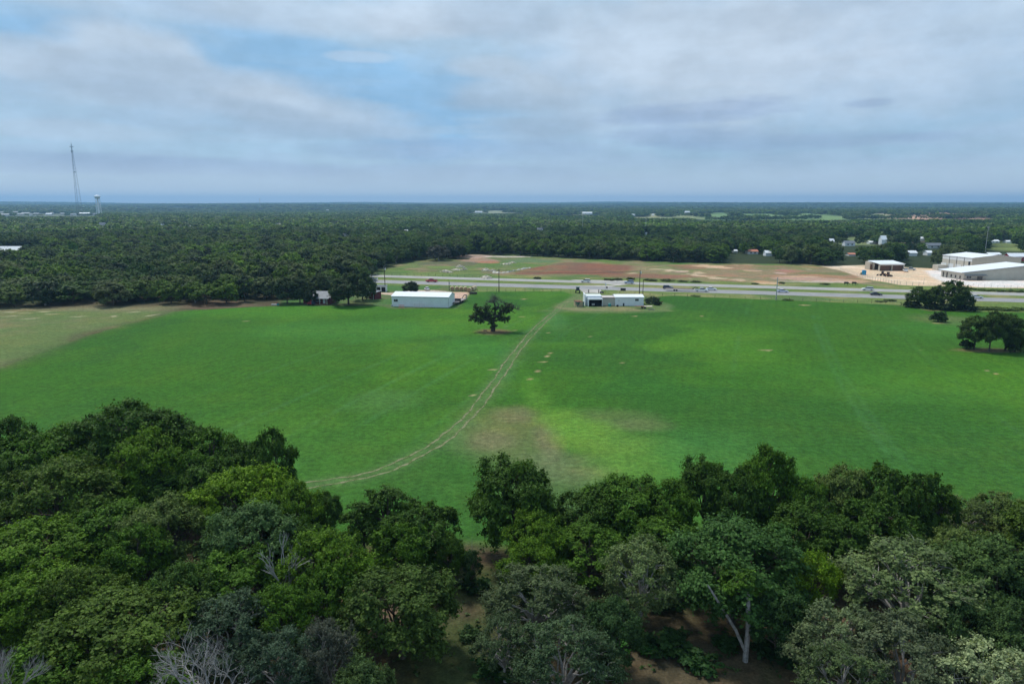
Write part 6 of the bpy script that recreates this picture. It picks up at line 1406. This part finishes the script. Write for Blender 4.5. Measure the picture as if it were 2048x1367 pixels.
# instanced remainder of the woods: real crowns set out by geometry nodes
def gn_wood(name, label, pts, idx, rz, sc_, tint, protos, m=LEAF_FAR):
    n = len(pts); me = bpy.data.meshes.new(name); me.vertices.add(n); me.vertices.foreach_set('co', np.asarray(pts, np.float32).ravel())
    for an, ty, arr in (('idx', 'INT', idx), ('rot', 'FLOAT_VECTOR', np.stack([np.zeros(n), np.zeros(n), rz], 1)), ('siz', 'FLOAT_VECTOR', sc_), ('tint', 'FLOAT_VECTOR', tint)):
        a = me.attributes.new(an, ty, 'POINT'); a.data.foreach_set('vector' if ty == 'FLOAT_VECTOR' else 'value', np.asarray(arr, np.float32 if ty != 'INT' else np.int32).ravel())
    o = tag(link(name, me), label, 'wood', kind='stuff')
    g = bpy.data.node_groups.new(name, 'GeometryNodeTree'); g.interface.new_socket('Geometry', in_out='INPUT', socket_type='NodeSocketGeometry'); g.interface.new_socket('Geometry', in_out='OUTPUT', socket_type='NodeSocketGeometry')
    gi = g.nodes.new('NodeGroupInput'); go = g.nodes.new('NodeGroupOutput'); j = g.nodes.new('GeometryNodeJoinGeometry')
    def na(an, ty):
        q = g.nodes.new('GeometryNodeInputNamedAttribute'); q.data_type = ty; q.inputs[0].default_value = an
        return [s for s in q.outputs if s.enabled and s.name == 'Attribute'][0]
    for k, (po, _) in enumerate(protos):
        oi = g.nodes.new('GeometryNodeObjectInfo'); oi.transform_space = 'ORIGINAL'; oi.inputs[0].default_value = po
        sm_ = g.nodes.new('GeometryNodeSetMaterial'); sm_.inputs['Material'].default_value = m; g.links.new(oi.outputs['Geometry'], sm_.inputs['Geometry'])
        cmp_ = g.nodes.new('FunctionNodeCompare'); cmp_.data_type = 'INT'; cmp_.operation = 'EQUAL'
        ins = [s for s in cmp_.inputs if s.enabled]; g.links.new(na('idx', 'INT'), ins[0]); ins[1].default_value = k
        ip = g.nodes.new('GeometryNodeInstanceOnPoints'); g.links.new(gi.outputs[0], ip.inputs['Points']); g.links.new(cmp_.outputs[0], ip.inputs['Selection']); g.links.new(sm_.outputs[0], ip.inputs['Instance'])
        g.links.new(na('siz', 'FLOAT_VECTOR'), ip.inputs['Scale'])
        e2 = g.nodes.new('FunctionNodeEulerToRotation'); g.links.new(na('rot', 'FLOAT_VECTOR'), e2.inputs[0]); g.links.new(e2.outputs[0], ip.inputs['Rotation'])
        g.links.new(ip.outputs[0], j.inputs[0])
    g.links.new(j.outputs[0], go.inputs[0]); md = o.modifiers.new('wood', 'NODES'); md.node_group = g; return o
def crown_obj(key):
    return next(o for o in COL.objects if o.type == 'MESH' and o.data == PROTO[key][1])
for key in ('far_a', 'far_b', 'far_c'):       # one real, distant tree of each coarse kind
    x, y = {'far_a': (-60, 760), 'far_b': (150, 820), 'far_c': (-300, 840)}[key]
    e = empty('tree', (x, y, Tz(x, y)), 0, {'far_a': 'round dark treetop in the distant wood above the meadow corner', 'far_b': 'round treetop in the distant wood above the tan ground', 'far_c': 'round treetop in the distant left wood'}[key], 'tree')
    c = link('crown', PROTO[key][1], e); c.color = (.035, .065, .025, 1); link('trunk', PROTO[key][0], e)
r0 = ~ind
n = int(r0.sum()); near_i = rng.integers(0, 5, n)
S_ = np.stack([ra_[r0] / 4.8, ra_[r0] / 4.8, ha[r0] / 9.2], 1); tn = TONES[ti[r0]] * rng.uniform(.8, 1.35, (n, 1))
gn_wood('oak_wood', 'dense green wood of round crowns stretching from the fields into the distance', np.stack([xa[r0], ya[r0], T(xa[r0], ya[r0])], 1), near_i, rng.uniform(0, 6.28, n), S_, tn, [(crown_obj(k), 0) for k in MK[:5]])
xb, yb = scatter(900, 3600, 10.5); hb = 8 + 3 * vnoise(xb, yb, 70, 8) + rng.uniform(-1.5, 2, len(xb)); rb = rng.uniform(5, 8.5, len(xb))
k = keep_mask(xb, yb, rb, hb); xb, yb, hb, rb = xb[k], yb[k], hb[k], rb[k]; n = len(xb)
tb = np.clip(((vnoise(xb, yb, 90, 13) - .5) * 1.2 + .5 + rng.uniform(-.35, .35, n)) * 6, 0, 5).astype(int)
gn_wood('distant_wood', 'continuous darker wood covering the land up to the blue ridges', np.stack([xb, yb, T(xb, yb)], 1), rng.integers(0, 3, n), rng.uniform(0, 6.28, n), np.stack([rb / 4.8, rb / 4.8, hb / 9.2], 1), TONES[tb] * rng.uniform(.85, 1.4, (n, 1)), [(crown_obj(k), 0) for k in ('far_a', 'far_b', 'far_c')])
xc, yc = scatter(3600, 11500, 34, .78); kk = fbm(xc, yc, 420, 31) < .66; 
for poly, rgb in CLEAR: kk &= sdist(xc, yc, poly) < 10
xc, yc = xc[kk], yc[kk]; n = len(xc); f = np.hypot(xc, yc)
gn_wood('ridge_wood', 'blue hazy wooded ridges along the horizon', np.stack([xc, yc, T(xc, yc) - 2], 1), rng.integers(0, 3, n), rng.uniform(0, 6.28, n), np.stack([rng.uniform(4.2, 6.2, n), rng.uniform(4.2, 6.2, n), rng.uniform(1.1, 1.8, n)], 1), TONES[rng.integers(0, 6, n)] * rng.uniform(.8, 1.1, (n, 1)), [(crown_obj(k), 0) for k in ('far_a', 'far_b', 'far_c')])

# ------------------------------------------------------------------ haze
hz = bpy.data.materials.new('haze'); hz.use_nodes = True; t = NT(hz.node_tree); t.n.clear()
pvol = t.add('ShaderNodeVolumePrincipled'); pvol.inputs['Color'].default_value = (.34, .64, .98, 1); pvol.inputs['Density'].default_value = 1.0e-4; pvol.inputs['Anisotropy'].default_value = .2
o = t.add('ShaderNodeOutputMaterial'); t.l.new(pvol.outputs[0], o.inputs['Volume'])
try: hz.cycles.homogeneous_volume = True
except Exception: pass
o = tag(link('haze', MB().box(-20500, 20500, -20500, 20500, -60, 260).mesh('haze', hz)), 'thin blue air over the whole country', 'haze', kind='stuff')
